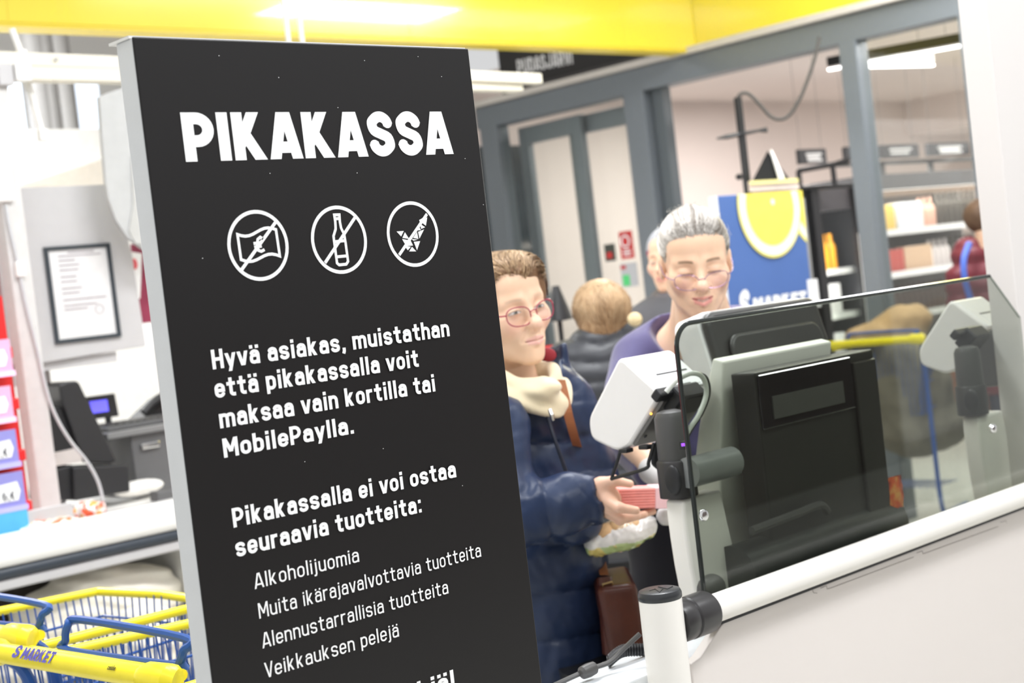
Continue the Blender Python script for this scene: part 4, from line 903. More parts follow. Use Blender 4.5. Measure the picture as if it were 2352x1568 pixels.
# ---- shop assistant: purple sweater, grey hair tied back
HS = at(1598, 604, 3.36); RS = frame(-2, -14, 0)
stf = thing('person', 'shop assistant with grey hair tied back, glasses and a purple sweater looking down', 'person', at(1640, 1360, 3.4)*V3(1, 1, 0))
def torso_s(P):
    d = s_cap(P, J(1630, 860, 3.60), J(1645, 1150, 3.60), .10, .10)
    d = smin(d, s_cap(P, J(1606, 690, 3.46), J(1616, 790, 3.55), .064, .088), .05)
    d = smin(d, s_capel(P, J(1545, 812, 3.58), J(1700, 795, 3.58), .056, .056, .8, HF), .06)
    d = smin(d, s_cap(P, J(1615, 1250, 3.57), V3(HS[0]+.08, HS[1]+.05, .05), .08, .05), .05)
    # forearm and gloved hand
    d = smin(d, s_cap(P, J(1440, 1000, 3.30), J(1510, 1085, 3.16), .036, .028), .02)
    return d
Vs, Fs = surfnet(torso_s, J(1620, 900, 3.4)-V3(.5, .5, 1.4), J(1620, 900, 3.4)+V3(.5, .5, .4), .008)
st_col = head_col(lip=(.72, .28, .26), brow=(.26, .16, .10), browa=.85, eye='down', smile=.004, open_=.0030, blush=.75)
sdfobj('body', head_fn(smile=.004, open_=.0032, age=.8, thin=1.03), (-.1, -.13, -.19), (.1, .13, .14), .0019, M_skin, stf, st_col, (RS, HS), [(Vs, Fs, np.tile(SKIN*1.03, (len(Vs), 1)))])
def hair_s(P):
    d = s_ell(P, (0, -.020, .041), (.0785, .098, .0855))
    d = smin(d, s_ell(P, (0, .035, .082), (.052, .04, .030)), .03)
    d = smin(d, s_ell(P, (0, -.115, -.03), (.035, .03, .06)), .03)
    cut = s_ell(P, (0, .092, -.004), (.067, .062, .081)); d = smax(d, -cut, .005)
    d = smax(d, -s_ell(P, (.0, .03, -.07), (.12, .06, .075)), .01)
    return smax(d, -(P[:, 2]+.10), .02)+.0008*snoise(P, 60)
def haircol_s(P): return np.tile(V3(.42, .38, .34), (len(P), 1))*(1+.3*snoise(P, 60)[:, None])
sdfobj('hair', hair_s, (-.13, -.17, -.13), (.13, .13, .16), .0026, hairmat('hair_grey'), stf, haircol_s, (RS, HS))
n_ = 3600; k_ = 10; tt_ = np.linspace(0, 1, k_)[None, :]
ph0 = rng.uniform(-1.75, 1.75, n_)[:, None]; y0_ = .070-.040*(np.abs(ph0)/1.6)**2+rng.uniform(-.02, .006, n_)[:, None]
yy = y0_+(-.10-y0_)*tt_*rng.uniform(.55, 1, n_)[:, None]; pp = ph0*(1-.10*tt_)+.12*tt_+.03*np.sin(tt_*5+ph0*9)
rr_ = np.sqrt(np.clip(1-((yy+.02)/.102)**2, .05, 1)); pts_ = np.stack([.081*rr_*np.sin(pp), yy, .041+.088*rr_*np.cos(pp)], -1)
tone = np.clip(.50+.22*np.sin(ph0[:, 0]*15+2*np.sin(ph0[:, 0]*7))+.30*rng.normal(size=n_)-.22*ph0[:, 0], 0, 1)[:, None]
strands_on('hair_strands', hair_s, pts_, rng.uniform(-.0006, .0028, n_), .00055, lerp(V3(.20, .165, .135), V3(.84, .80, .75), tone), hairmat('hair_grey'), stf, (RS, HS))
n_ = 40; ph0 = rng.uniform(-1.6, 1.6, n_)[:, None]; yy = rng.uniform(-.08, .05, n_)[:, None]-.04*tt_
pp = ph0+.12*np.sin(tt_*4+ph0*5)*tt_; rr_ = np.sqrt(np.clip(1-((yy+.02)/.102)**2, .05, 1)); pts_ = np.stack([.081*rr_*np.sin(pp), yy, .041+.088*rr_*np.cos(pp)], -1)
strands_on('stray_hair', hair_s, pts_, rng.uniform(.004, .012, n_), .0004, np.tile(V3(.6, .56, .5), (n_, 1)), hairmat('hair_grey'), stf, (RS, HS))
M_purp = mat('metal_purple', (.34, .20, .33), .25, metal=.6)
glasses(stf, RS, HS, M_purp, .0265, .0165, .106, -.016, rim=.0009)
def sweater(P):
    d = s_capel(P, J(1628, 890, 3.60), J(1645, 1180, 3.60), .165, .150, .72, HF)
    d = smin(d, s_capel(P, J(1495, 828, 3.58), J(1775, 795, 3.58), .066, .066, .85, HF), .06)
    d = smin(d, s_capel(P, J(1560, 806, 3.58), J(1685, 790, 3.58), .088, .088, .85, HF), .05)
    ar = s_cap(P, J(1470, 832, 3.57), J(1434, 985, 3.42), .070, .062); ar = smin(ar, s_cap(P, J(1434, 985, 3.42), J(1500, 1078, 3.22), .062, .047), .03)
    ar2 = s_cap(P, J(1800, 803, 3.57), J(1850, 940, 3.46), .070, .062); ar2 = smin(ar2, s_cap(P, J(1850, 940, 3.46), J(1720, 1080, 3.25), .058, .045), .03)
    d = smin(d, smin(ar, ar2, .02), .04)
    nk = s_ell(P, J(1606, 742, 3.48), (.098, .13, .088)); d = smax(d, -nk, .008)
    return d+.003*np.sin(P[:, 2]*75+snoise(P, 16)*3)*.6+.0035*snoise(P, 30)
lo = J(1640, 950, 3.5)-V3(.47, .47, .38); hi = J(1640, 950, 3.5)+V3(.47, .47, .36)
sdfobj('sweater', sweater, lo, hi, .006, mat('purple_knit', (.085, .074, .195), .75, var=.04, scale=40, sheen=.35, bump=.25, bscale=700), stf)
ring = []
cN = J(1617, 715, 3.40)
def gloves(P):
    d = s_cap(P, J(1498, 1080, 3.17), J(1530, 1098, 3.10), .030, .028); d = smin(d, s_cap(P, J(1530, 1098, 3.10), J(1560, 1110, 3.06), .024, .02), .01)
    e = s_cap(P, J(1600, 1180, 3.12), J(1560, 1182, 3.08), .028, .025)
    for k, (a, b) in enumerate((((1556, 1172), (1520, 1176)), ((1556, 1184), (1517, 1186)), ((1558, 1196), (1524, 1196)))): e = smin(e, s_cap(P, J(*a, 3.06), J(*b, 3.03), .0105, .009), .006)
    return smin(d, e, .004)
sdfobj('gloves', gloves, J(1540, 1140, 3.1)-.12, J(1540, 1140, 3.1)+.12, .003, mat('glove_grey', (.62, .61, .60), .7, var=.03), stf)
def trs(P): 
    d = s_capel(P, J(1590, 1235, 3.55), J(1610, 1330, 3.55), .16, .16, .75, HF)
    for s in (-1, 1): d = smin(d, s_cap(P, J(1610, 1330, 3.55)+HR*.075*s, V3(HS[0]+.08, HS[1]+.05, .06)+HR*.08*s, .085, .055), .03)
    return d+.003*snoise(P, 30)
sdfobj('trousers', trs, J(1620, 1250, 3.42)*V3(1, 1, 0)-V3(.4, .4, 0), J(1620, 1250, 3.42)*V3(1, 1, 0)+V3(.4, .4, 1.06), .01, mat('trouser_black', (.012, .012, .018), .8), stf)
# packet of buns hanging between the two women
bb = thing('bun_bag', 'clear plastic bag of buns with green and yellow print below the hand', 'bag', J(1430, 1275, 3.12))
def bunb(P):
    c = J(1425, 1228, 3.13); Q = P-c; q = np.stack([Q@HR, Q@HF, Q[:, 2]-.10*(Q@HR)], 1)
    d = s_ell(q, (0, 0, 0), (.075, .05, .034)); d = smin(d, s_ell(q, (.06, 0, .008), (.02, .03, .02)), .02); d = smin(d, s_ell(q, (-.062, 0, -.012), (.02, .03, .022)), .02)
    return d+.004*snoise(P, 70)+.002*snoise(P, 200, 5)
def bunc(P):
    c = J(1425, 1228, 3.13); Q = P-c; z_ = Q[:, 2]-.10*(Q@HR); u_ = Q@HR; n_ = snoise(P, 60, 9)
    C = np.tile(V3(.92, .90, .86), (len(P), 1)); low = (z_ < -.012+.008*n_)
    C[low] = V3(.55, .68, .30); C[low & (snoise(P, 70, 2) > .2)] = V3(.80, .66, .22)
    C[(~low) & (snoise(P, 45, 12) > .45)] = V3(.85, .62, .38); return C
sdfobj('wrapper', bunb, J(1425, 1228, 3.13)-.13, J(1425, 1228, 3.13)+.13, .003, mat('bun_wrapper', (.8, .8, .8), .12, attr=True, var=.02, coat=.8), bb, bunc)
for px, py in ((1392, 1225), (1425, 1215), (1458, 1212)): obj('bun', MB().ell(J(px, py, 3.12), (.030, .030, .022), 14), mat('bun_brown', (.75, .48, .24), .6), bb, smooth='all')

# ---- woman in a dark quilted jacket, seen from behind
HB = at(1378, 722, 4.9); RB = frame(195, 4, 0)
pb_ = thing('person', 'person with short blond hair in a dark quilted jacket seen from behind', 'person', HB*V3(1, 1, 0))
def torso_b(P): return smin(s_cap(P, HB-UP*.2+HF*.08, HB-UP*.75+HF*.09, .07, .09), s_cap(P, HB-UP*.75+HF*.09, V3(HB[0], HB[1], .03)+HF*.09, .09, .06), .05)
Vb, Fb = surfnet(torso_b, HB-V3(.3, .3, 1.45), HB+V3(.3, .3, .1), .02)
sdfobj('body', head_fn(), (-.1, -.13, -.21), (.1, .13, .14), .005, M_skin, pb_, head_col(), (RB, HB), [(Vb, Fb, np.tile(SKIN, (len(Vb), 1)))])
def hair_b(P):
    d = s_ell(P, (0, -.022, .026), (.094, .108, .088)); d = smin(d, s_ell(P, (0, -.05, -.04), (.084, .068, .055)), .03)
    d = smax(d, -s_ell(P, (0, .10, -.02), (.07, .07, .085)), .01); d = smax(d, -(P[:, 2]+.10+.02*np.sin(P[:, 0]*60)), .01)
    ph = np.arctan2(P[:, 0], P[:, 1]+.02); return d+.0018*np.sin(ph*46+snoise(P, 40))
def haircol_b(P):
    ph = np.arctan2(P[:, 0], P[:, 1]+.02); s = .5+.5*np.sin(ph*46+snoise(P, 40)); t = np.clip((P[:, 2]+.06)/.22+.3*snoise(P, 25, 3), 0, .75)
    return lerp(V3(.33, .18, .085), V3(.74, .55, .34), (.3*s+.7*t)[:, None])
sdfobj('hair', hair_b, (-.13, -.16, -.14), (.13, .12, .16), .004, hairmat('hair_blond'), pb_, haircol_b, (RB, HB))
n_ = 1400; k_ = 8; tt_ = np.linspace(0, 1, k_)[None, :]; az = rng.uniform(-3.14, 3.14, n_)[:, None]; el = rng.uniform(-.4, 1.75, n_)[:, None]-tt_*rng.uniform(.3, .8, n_)[:, None]; az2 = az+.25*tt_*np.sin(az*3)
pts_ = np.stack([.094*np.cos(el)*np.sin(az2), -.022+.108*np.cos(el)*np.cos(az2), .015+.09*np.sin(el)], -1); tone = np.clip(.35+.25*rng.normal(size=n_)+.35*el.mean(1)+.25*snoise(pts_[:, 3], 40, 2), 0, 1)[:, None]
strands_on('hair_strands', hair_b, pts_, rng.uniform(-.001, .004, n_), .001, lerp(V3(.30, .16, .075), V3(.80, .60, .38), tone), hairmat('hair_blond'), pb_, (RB, HB))
def jacket_b(P):
    c = J(1385, 900, 4.95); d = s_capel(P, J(1385, 880, 4.88), J(1430, 1230, 4.92), .17, .17, .75, HF)
    d = smin(d, s_capel(P, J(1312, 840, 4.88), J(1470, 822, 4.88), .085, .085, .85, HF), .06)
    for s, a, b in ((-1, (1290, 860), (1262, 1060)), (1, (1490, 840), (1530, 1040))): d = smin(d, s_cap(P, J(*a, 4.95), J(*b, 4.88), .075, .065), .04)
    d = smin(d, s_capel(P, J(1368, 792, 4.85), J(1432, 780, 4.85), .070, .066, .9, HF), .03)
    u_ = (P-c)@HR; q = P[:, 2]-.35*np.abs(u_)*sstep(1.15, 1.40, P[:, 2]); d = d+quilt(q, .058, .014)
    return smax(d, -s_cap(P, HB-UP*.10-HF*.0, HB+UP*.05, .045, .09), .01)+.002*snoise(P, 30)
cJ = J(1385, 900, 4.95)
sdfobj('jacket', jacket_b, cJ-V3(.45, .45, .55), cJ+V3(.45, .45, .28), .010, mat('charcoal_nylon', (.045, .047, .055), .42, var=.05, sheen=.1), pb_)
def trb(P):
    d = s_capel(P, HB-UP*.72+HF*.07, HB-UP*.85+HF*.07, .17, .16, .75, HF)
    for s in (-1, 1): d = smin(d, s_cap(P, HB-UP*.85+HF*.07+HR*.08*s, V3(HB[0], HB[1], .05)+HF*.07+HR*.09*s, .09, .06), .03)
    return d+.004*snoise(P, 25)
sdfobj('trousers', trb, HB-V3(.4, .4, 1.46), HB+V3(.4, .4, -.55), .014, mat('trouser_charcoal', (.03, .03, .033), .8), pb_)
# ---- person in a knitted cap half hidden behind the assistant
HK = at(1538, 600, 5.6); RK = frame(-30, 0, 0)
pk_ = thing('person', 'person in a grey and red knitted cap half hidden behind the assistant', 'person', HK*V3(1, 1, 0))
Vb, Fb = surfnet(lambda P: smin(s_cap(P, HK-UP*.2, HK-UP*.7, .12, .13), s_cap(P, HK-UP*.7, V3(HK[0], HK[1], .03), .12, .06), .05), HK-V3(.3, .3, 1.6), HK+V3(.3, .3, .1), .02)
sdfobj('body', head_fn(), (-.1, -.13, -.21), (.1, .13, .14), .004, M_skin, pk_, head_col(), (RK, HK), [(Vb, Fb, np.tile(V3(.12, .11, .12), (len(Vb), 1)))])
def capf(P): return smax(s_ell(P, (0, -.02, .045), (.087, .108, .092)), -(P[:, 2]-.018-.12*(P[:, 1]*-1)*-.3), .006)+.001*np.sin(np.arctan2(P[:, 0], P[:, 1])*60)
def capc(P):
    C = np.tile(V3(.42, .43, .47), (len(P), 1)); C[(P[:, 2] < .05) & (P[:, 2] > .028)] = V3(.40, .10, .16); return C
sdfobj('knitted_cap', capf, (-.12, -.15, -.02), (.12, .12, .16), .004, mat('knit_grey', (.4, .4, .42), .9, attr=True, bump=.2), pk_, capc, (RK, HK))
def coatk(P): return smin(s_cap(P, HK-UP*.27, HK-UP*.80, .17, .18), s_capel(P, HK-UP*.24-HR*.13, HK-UP*.24+HR*.13, .08, .08, .8, HF), .06)
sdfobj('coat', coatk, HK-V3(.4, .4, 1.1), HK+V3(.4, .4, -.08), .015, mat('coat_grey', (.09, .09, .10), .7), pk_)
# ---- far customer in a maroon jacket
HM = at(2276, 512, 7.3); RM = frame(60, 0, 0)
pm = thing('person', 'far customer in a maroon hooded jacket with a blue strap by the bottles', 'person', HM*V3(1, 1, 0))
Vb, Fb = surfnet(lambda P: smin(s_cap(P, HM-UP*.2, HM-UP*.7, .10, .12), s_cap(P, HM-UP*.7, V3(HM[0], HM[1], .03), .11, .06), .05), HM-V3(.3, .3, 1.65), HM+V3(.3, .3, .1), .02)
sdfobj('body', head_fn(), (-.1, -.13, -.21), (.1, .13, .14), .005, M_skin, pm, head_col(), (RM, HM), [(Vb, Fb, np.tile(V3(.05, .05, .07), (len(Vb), 1)))])
def hairm(P): 
    d = s_ell(P, (0, -.03, .04), (.086, .10, .09)); d = smax(d, -s_ell(P, (0, .09, -.03), (.07, .08, .085)), .01); return smax(d, -(P[:, 2]+.04), .01)+.002*snoise(P, 90)
sdfobj('hair', hairm, (-.12, -.15, -.1), (.12, .12, .15), .005, mat('hair_dark', (.10, .055, .03), .6, var=.2), pm, None, (RM, HM))
def jackm(P):
    d = s_capel(P, HM-UP*.33, HM-UP*.70, .17, .18, .8, HF); d = smin(d, s_capel(P, HM-UP*.24-HR*.14, HM-UP*.24+HR*.14, .08, .085, .8, HF), .06)
    hd_ = s_ell(P, HM-UP*.15-HR*.11+HF*.02, (.10, .10, .10)); d = smin(d, hd_, .03)
    d = smin(d, s_cap(P, HM-UP*.26-HR*.18, HM-UP*.55-HR*.20, .075, .065), .03)
    d = smax(d, -s_cap(P, HM-UP*.10, HM+UP*.1, .085, .10), .012)
    return d+quilt(P[:, 2], .075, .013)+.003*snoise(P, 40)
sdfobj('jacket', jackm, HM-V3(.45, .45, 1.0), HM+V3(.45, .45, .02), .011, mat('maroon_nylon', (.155, .025, .035), .45, var=.08), pm)
obj('strap', MB().tube(spline([J(2226, 560, 7.14), J(2214, 595, 7.08), J(2216, 640, 7.07), J(2230, 690, 7.10)], 6), .016, 8), mat('strap_blue', (.08, .15, .55), .6), pm, smooth=True)
ORD = ['first', 'second', 'third', 'fourth', 'fifth', 'sixth', 'seventh', 'eighth', 'ninth', 'tenth', 'eleventh', 'twelfth', 'thirteenth', 'fourteenth']
# ------------------------------------------------------------------ entrance hall behind the partition
SBX = 7.15
bs = thing('place_sign', 'black overhead board with white town name above the grey door header', 'sign', (SBX+.02, 6.5, 2.834))
obj('board', MB().box2((SBX, 4.9, 2.834), (SBX+.06, 7.45, 3.5)), mat('board_black', (.028, .026, .026), .45), bs)
obj('ledge', MB().box2((SBX-.03, 4.9, 2.834), (SBX, 7.40, 2.88)), mat('ledge_grey', (.07, .066, .064), .5), bs)
t0, t1, t2 = atX(1190, 171, SBX-.003), atX(1316, 146, SBX-.003), atX(1187, 138, SBX-.003)
lettering('lettering', 'PUDASJÄRVI', .2, t0, t1-t0, UP, np.linalg.norm((t1-t0)[:2]), t2[2]-t0[2], M_print_w, bs, .06)
# notices on the glass doors
def notice(name, x0, y0, x1, y1, X, m, label, cat, extra=None):
    a, b = atX(x0, y0, X), atX(x1, y1, X)
    o = thing(name, label, cat, (X, (a[1]+b[1])/2, min(a[2], b[2])))
    obj('sheet', MB().box2((X-.002, b[1], b[2]), (X, a[1], a[2])), m, o)
    if extra: extra(o, V3(X-.004, a[1], a[2]), a[1]-b[1], a[2]-b[2])
    return o
NX = PX+.049
def ex_red(o, p, w, h):
    c = p+V3(0, -w*.45, -h*.36); mb = MB().tube([c+V3(0, .3*w*math.cos(a), .2*h*math.sin(a)) for a in [k*math.pi/10 for k in range(20)]], .006, 6, closed=True)
    obj('round_mark', mb, M_print_w, o)
    for k in range(3): obj('text_line', MB().box(p+V3(0, -w*.5, -h*(.68+.09*k)), (.003, w*.55, h*.045)), M_print_w, o)
notice('red_notice', 1421, 533, 1458, 592, NX, mat('notice_red', (.55, .03, .03), .5), 'red notice with a white round mark on the glass door', 'notice', ex_red)
notice('black_notice', 1387, 562, 1416, 598, NX, mat('notice_black', (.05, .055, .045), .5), 'small black notice on the glass left of the red one', 'notice', lambda o, p, w, h: obj('red_mark', MB().box(p+V3(0, -w*.45, -h*.65), (.003, w*.5, h*.35)), MATS['notice_red'], o))
notice('door_sticker', 1424, 606, 1468, 656, NX, mat('notice_grey', (.50, .50, .52), .5), 'grey and green opening sticker below the red notice on the door', 'sticker', lambda o, p, w, h: (obj('green_patch', MB().box(p+V3(0, -w*.30, -h*.72), (.003, w*.4, h*.46)), mat('patch_green', (.10, .62, .20), .5), o), obj('red_patch', MB().box(p+V3(0, -w*.2, -h*.16), (.003, w*.3, h*.14)), MATS['notice_red'], o)))
# blue poster stand with citrus slices
QY = 4.27; px0, px1, pzt = 5.375, 6.03, 1.832
po = thing('poster_stand', 'tall blue poster stand with yellow citrus slices and white market lettering', 'poster', ((px0+px1)/2, QY+.02, 0))
obj('panel', MB().box2((px0, QY, 0), (px1, QY+.04, pzt)), mat('poster_blue', (.075, .15, .40), .45, var=.03, scale=5), po, bevel=.004)
obj('side_edge', MB().box2((px0-.008, QY-.002, 0), (px0, QY+.042, pzt)), M_white, po)
def clip_conv(poly, x0, x1, z0, z1):
    for ax, s, lim in ((0, 1, x0), (0, -1, -x1), (1, 1, z0), (1, -1, -z1)):
        out = []
        for i in range(len(poly)):
            p, q = poly[i], poly[(i+1) % len(poly)]; a, b = p[ax]*s-lim, q[ax]*s-lim
            if a >= 0: out.append(p)
            if (a >= 0) != (b >= 0): u = a/(a-b); out.append((p[0]+(q[0]-p[0])*u, p[1]+(q[1]-p[1])*u))
        poly = out
        if not poly: return []
    return poly
def disc(name, c, r, lift, m):
    pl = clip_conv([(c[0]+r*math.cos(k*math.pi/24), c[1]+r*math.sin(k*math.pi/24)) for k in range(48)], px0, px1, 0, pzt)
    if len(pl) > 2: obj(name, MB().prism([(x, QY-lift, z) for x, z in pl], (0, .001, 0)), m, po)
cs = atY(1766, 474, QY); r_c = .245
M_rind, M_pith, M_flesh = mat('rind', (.90, .80, .10), .5), mat('pith', (.95, .93, .72), .5), mat('flesh', (.93, .78, .12), .5, var=.06, scale=18)
c2 = (cs[0]+.40, cs[2]+.02)
disc('citrus_rind', c2, r_c, .0015, M_rind); disc('citrus_pith', c2, r_c*.95, .003, M_pith); disc('citrus_flesh', c2, r_c*.78, .0045, M_flesh)
disc('citrus_rind', (cs[0], cs[2]), r_c, .006, M_rind); disc('citrus_pith', (cs[0], cs[2]), r_c*.96, .0075, M_pith); disc('citrus_flesh', (cs[0], cs[2]), r_c*.76, .009, M_flesh); disc('citrus_core', (cs[0]+.02, cs[2]+.02), r_c*.06, .0105, M_pith)
a_, b_ = atY(1731, 722, QY-.004), atY(1852, 696, QY-.004)
lettering('lettering', 'MARKET', .26, (a_[0], QY-.004, a_[2]), (1, 0, 0), UP, b_[0]-a_[0], .075, M_print_w, po, .08, slant=.1)
a_ = atY(1698, 735, QY-.004); lettering('lettering', 'S', .26, (a_[0], QY-.004, a_[2]), (1, 0, 0), UP, .075, .135, M_print_w, po, slant=.25)
# juice stand: black cone on a pale tray, pole with arm and cord
js = thing('juice_press', 'black pyramid-shaped press on a pale tray above the blue poster', 'appliance', (5.95, 4.50, 0))
ap = at(1763, 346, 7.4); bl, br_, bk = at(1726, 419, 7.3), at(1816, 414, 7.3), at(1775, 412, 7.6)
obj('hood', MB().add([ap, bl, br_, bk], [(0, 1, 2), (0, 2, 3), (0, 3, 1), (1, 3, 2)]), mat('matt_black', (.012, .012, .012), .8, spec=.2), js)
obj('light_stripe', MB().tube([ap+(br_-bl)*.08-HF*.01, at(1796, 412, 7.28)], [.006, .016], 6), M_white, js)
obj('tray', MB().box(at(1770, 428, 7.35), (.24, .2, .05), [nrm(br_-bl), np.cross(UP, nrm(br_-bl)), UP]), mat('tray_pale', (.9, .74, .62), .4), js)
obj('tray_rim', MB().box(at(1770, 420, 7.34), (.235, .2, .018), [nrm(br_-bl), np.cross(UP, nrm(br_-bl)), UP]), mat('tray_rim', (.95, .85, .35), .4), js)
obj('cabinet', MB().box2((5.80, 4.36, 0), (6.18, 4.52, 1.80)), mat('cabinet_grey', (.3, .3, .3), .5), js)
pl_ = thing('pole_stand', 'black pole with cross arm and hanging cord in the entrance hall', 'stand', at(1712, 470, 7.3)*V3(1, 1, 0))
pb0 = at(1694, 224, 7.3); pole_x, pole_y = pb0[0], pb0[1]
obj('pole', MB().box2((pole_x-.014, pole_y-.014, 0), (pole_x+.014, pole_y+.014, pb0[2])), M_black, pl_)
obj('arm', MB().tube([at(1646, 318, 7.25), at(1670, 314, 7.27), at(1700, 308, 7.3), at(1742, 300, 7.3), at(1762, 298, 7.3)], [.004, .012, .01, .007, .014], 8), M_black, pl_)
obj('knob', MB().ell(at(1698, 406, 7.28), (.02, .02, .016), 10), M_black, pl_)
obj('cord', MB().tube(spline([at(1694, 224, 7.3), at(1705, 214, 7.3), at(1722, 217, 7.3), at(1745, 240, 7.3), at(1770, 267, 7.3), at(1793, 274, 7.3), at(1815, 262, 7.3), at(1838, 225, 7.3), at(1858, 175, 7.3), at(1874, 124, 7.3), at(1882, 85, 7.3)], 6), .0085, 8), mat('cord_grey', (.06, .055, .05), .6), pl_, smooth=True)
# drinks fridge
fr = thing('drinks_fridge', 'black drinks fridge with a glass door beside the blue poster', 'fridge', (8.45, 6.05, 0))
fx0, fx1, fy, fz = 8.17, 8.76, 5.75, 1.955
obj('side', MB().box2((fx0, fy, 0), (fx0+.04, fy+.6, fz)), M_black, fr); obj('side', MB().box2((fx1-.04, fy, 0), (fx1, fy+.6, fz)), M_black, fr)
obj('back', MB().box2((fx0+.04, fy+.56, 0), (fx1-.04, fy+.6, fz)), mat('fridge_inner', (.82, .80, .82), .5), fr)
obj('top', MB().box2((fx0+.04, fy, fz-.16), (fx1-.04, fy+.56, fz)), mat('fridge_top', (.08, .075, .08), .3), fr); obj('plinth', MB().box2((fx0+.04, fy, 0), (fx1-.04, fy+.56, .3)), M_black, fr)
for zz in (.72, 1.06, 1.36): obj('shelf', MB().box2((fx0+.04, fy+.05, zz), (fx1-.04, fy+.55, zz+.04)), M_white, fr)
obj('door_frame', MB().box2((fx0+.02, fy-.03, .3), (fx0+.10, fy, fz-.02)), M_black, fr); obj('door_frame', MB().box2((fx1-.09, fy-.03, .3), (fx1-.01, fy, fz-.02)), M_black, fr)
obj('lamp_strip', MB().box2((fx0+.105, fy+.01, .4), (fx0+.125, fy+.03, fz-.2)), mat('fridge_glow', (1, 1, 1), .5, emis=(1, 1, 1), estr=45), fr)
obj('door_glass', MB().box2((fx0+.10, fy-.02, .3), (fx1-.09, fy-.014, fz-.16)), M_pane, fr)
obj('price_rail', MB().box2((fx1-.085, fy-.04, .9), (fx1-.05, fy-.03, 1.62)), M_white, fr)
def bottle_mb(x, y, z, h, r, neck=.35): return MB().lathe([(r, 0), (r, h*.62), (r*.95, h*.66), (r*neck, h*.8), (r*neck, h*.97), (r*neck*.9, h)], (x, y, z), n=10)
M_orange = mat('orange_drink', (.80, .34, .02), .2); M_whitepk = mat('white_pack', (.85, .83, .82), .4)
for i in range(4):
    tag(obj('juice_bottle', bottle_mb(fx0+.13+.085*i, fy+.12, 1.40, .24, .036, .5), M_orange, smooth=True), ORD[i]+' orange juice bottle from the left in the black fridge', 'bottle', 'juice bottles in the fridge')
for zz in (.76, 1.10):
    for i in range(4): tag(obj('drink_carton', MB().box2((fx0+.10+.085*i, fy+.1, zz), (fx0+.17+.085*i, fy+.17, zz+.2)), M_whitepk, bevel=.004), ORD[i]+' pale carton from the left on the '+('bottom' if zz < 1 else 'middle')+' shelf of the black fridge', 'carton', 'cartons in the fridge')
pc = thing('price_card', 'small white price card standing right of the blue poster', 'card', at(1868, 690, 6.6))
obj('sheet', MB().box(at(1868, 668, 6.6), (.045, .01, .105), [HR, HF, UP]), M_print_w, pc); obj('foot', MB().box(at(1871, 700, 6.6), (.05, .04, .02), [HR, HF, UP]), M_print_w, pc)
obj('rod', MB().tube([at(1871, 700, 6.6), at(1871, 700, 6.6)*V3(1, 1, 0)], .008, 6), M_white, pc)
# black rack bars above the fridge
rk = thing('pot_rack', 'black metal rack frame above the drinks fridge', 'rack', (8.45, 5.9, 1.955))
for a, b in (((1832, 392), (1945, 372)), ((1834, 392), (1838, 432)), ((1912, 378), (1918, 428)), ((1842, 432), (1960, 424)), ((1920, 376), (1950, 366))):
    obj('bar', MB().tube([at(*a, 9.75), at(*b, 9.75)], .018, 8), M_black, rk)
# hanging department boards with blurred white lines
for i, (x0, y0, x1, y1, n) in enumerate(((1835, 343, 1900, 374, 3), (1941, 337, 2001, 366, 2), (2021, 333, 2112, 361, 2), (2131, 329, 2228, 355, 3))):
    a, b = atY(x0, y0, 6.1), atY(x1, y1, 6.1); w, h = b[0]-a[0], a[2]-atY(x0, y1+3, 6.1)[2]
    g = thing('hanging_board', ['dark hanging board above the drinks fridge', 'dark hanging board half hidden by the grey door post', 'wide dark hanging board over the left end of the bottle shelf', 'wide dark hanging board over the right end of the bottle shelf'][i], 'sign', (a[0]+w/2, 6.1, a[2]-h), 'hanging department boards')
    obj('panel', MB().box2((a[0], 6.1, a[2]-h), (b[0], 6.13, a[2])), mat('board_slate', (.075, .075, .08), .6), g)
    for k in range(n): obj('text_line', MB().box2((a[0]+w*(.22+.02*k), 6.094, a[2]-h*(.28+.6*k/n)-h*.17), (b[0]-w*(.2 if k != 1 else .28), 6.1, a[2]-h*(.28+.6*k/n))), M_print_w, g)
    for u_ in (.1, .9): obj('hanger', MB().tube([(a[0]+w*u_, 6.115, a[2]), (a[0]+w*u_, 6.115, 2.95)], .0015, 5), M_mgrey, g)
# bottle shelf
sh = thing('bottle_shelf', 'long grey shelf unit with lit rows of bottles and cartons', 'shelf', (10.4, 6.4, 0))
sx0, sx1, sy = 9.50, 11.6, 6.15
M_shg = mat('shelf_grey', (.16, .16, .165), .5)
obj('back', MB().box2((sx0, sy+.45, 0), (sx1, sy+.5, 2.0)), mat('shelf_back', (.35, .33, .32), .6), sh)
obj('canopy', MB().box2((sx0, sy, 1.93), (sx1, sy+.5, 2.05)), M_shg, sh); obj('canopy_wood', MB().box2((sx0, sy-.01, 1.88), (sx1, sy+.02, 1.925)), mat('shelf_wood', (.35, .26, .20), .6), sh)
obj('top_rail', MB().box2((sx0-.2, sy+.1, 2.13), (sx1, sy+.13, 2.16)), M_mgrey, sh)
for xx in (9.9, 10.6, 11.3): obj('rail_post', MB().box2((xx, sy+.1, 2.05), (xx+.04, sy+.13, 2.14)), M_mgrey, sh)
for zz in (1.62, 1.30, .98, .6): 
    obj('shelf_board', MB().box2((sx0, sy+.02, zz-.03), (sx1, sy+.45, zz)), M_shg, sh)
    obj('price_strip', MB().box2((sx0, sy, zz-.035), (sx1, sy+.02, zz+.012)), M_print_w, sh)
obj('base', MB().box2((sx0, sy, 0), (sx1, sy+.45, .5)), mat('shelf_wine', (.22, .08, .04), .5, var=.3, scale=9), sh)
obj('lamp_strip', MB().box2((sx0+.05, sy+.02, 1.90), (sx1-.05, sy+.06, 1.91)), mat('strip_glow', (.9, .9, .9), .4, emis=(1, .97, .9), estr=14), sh)
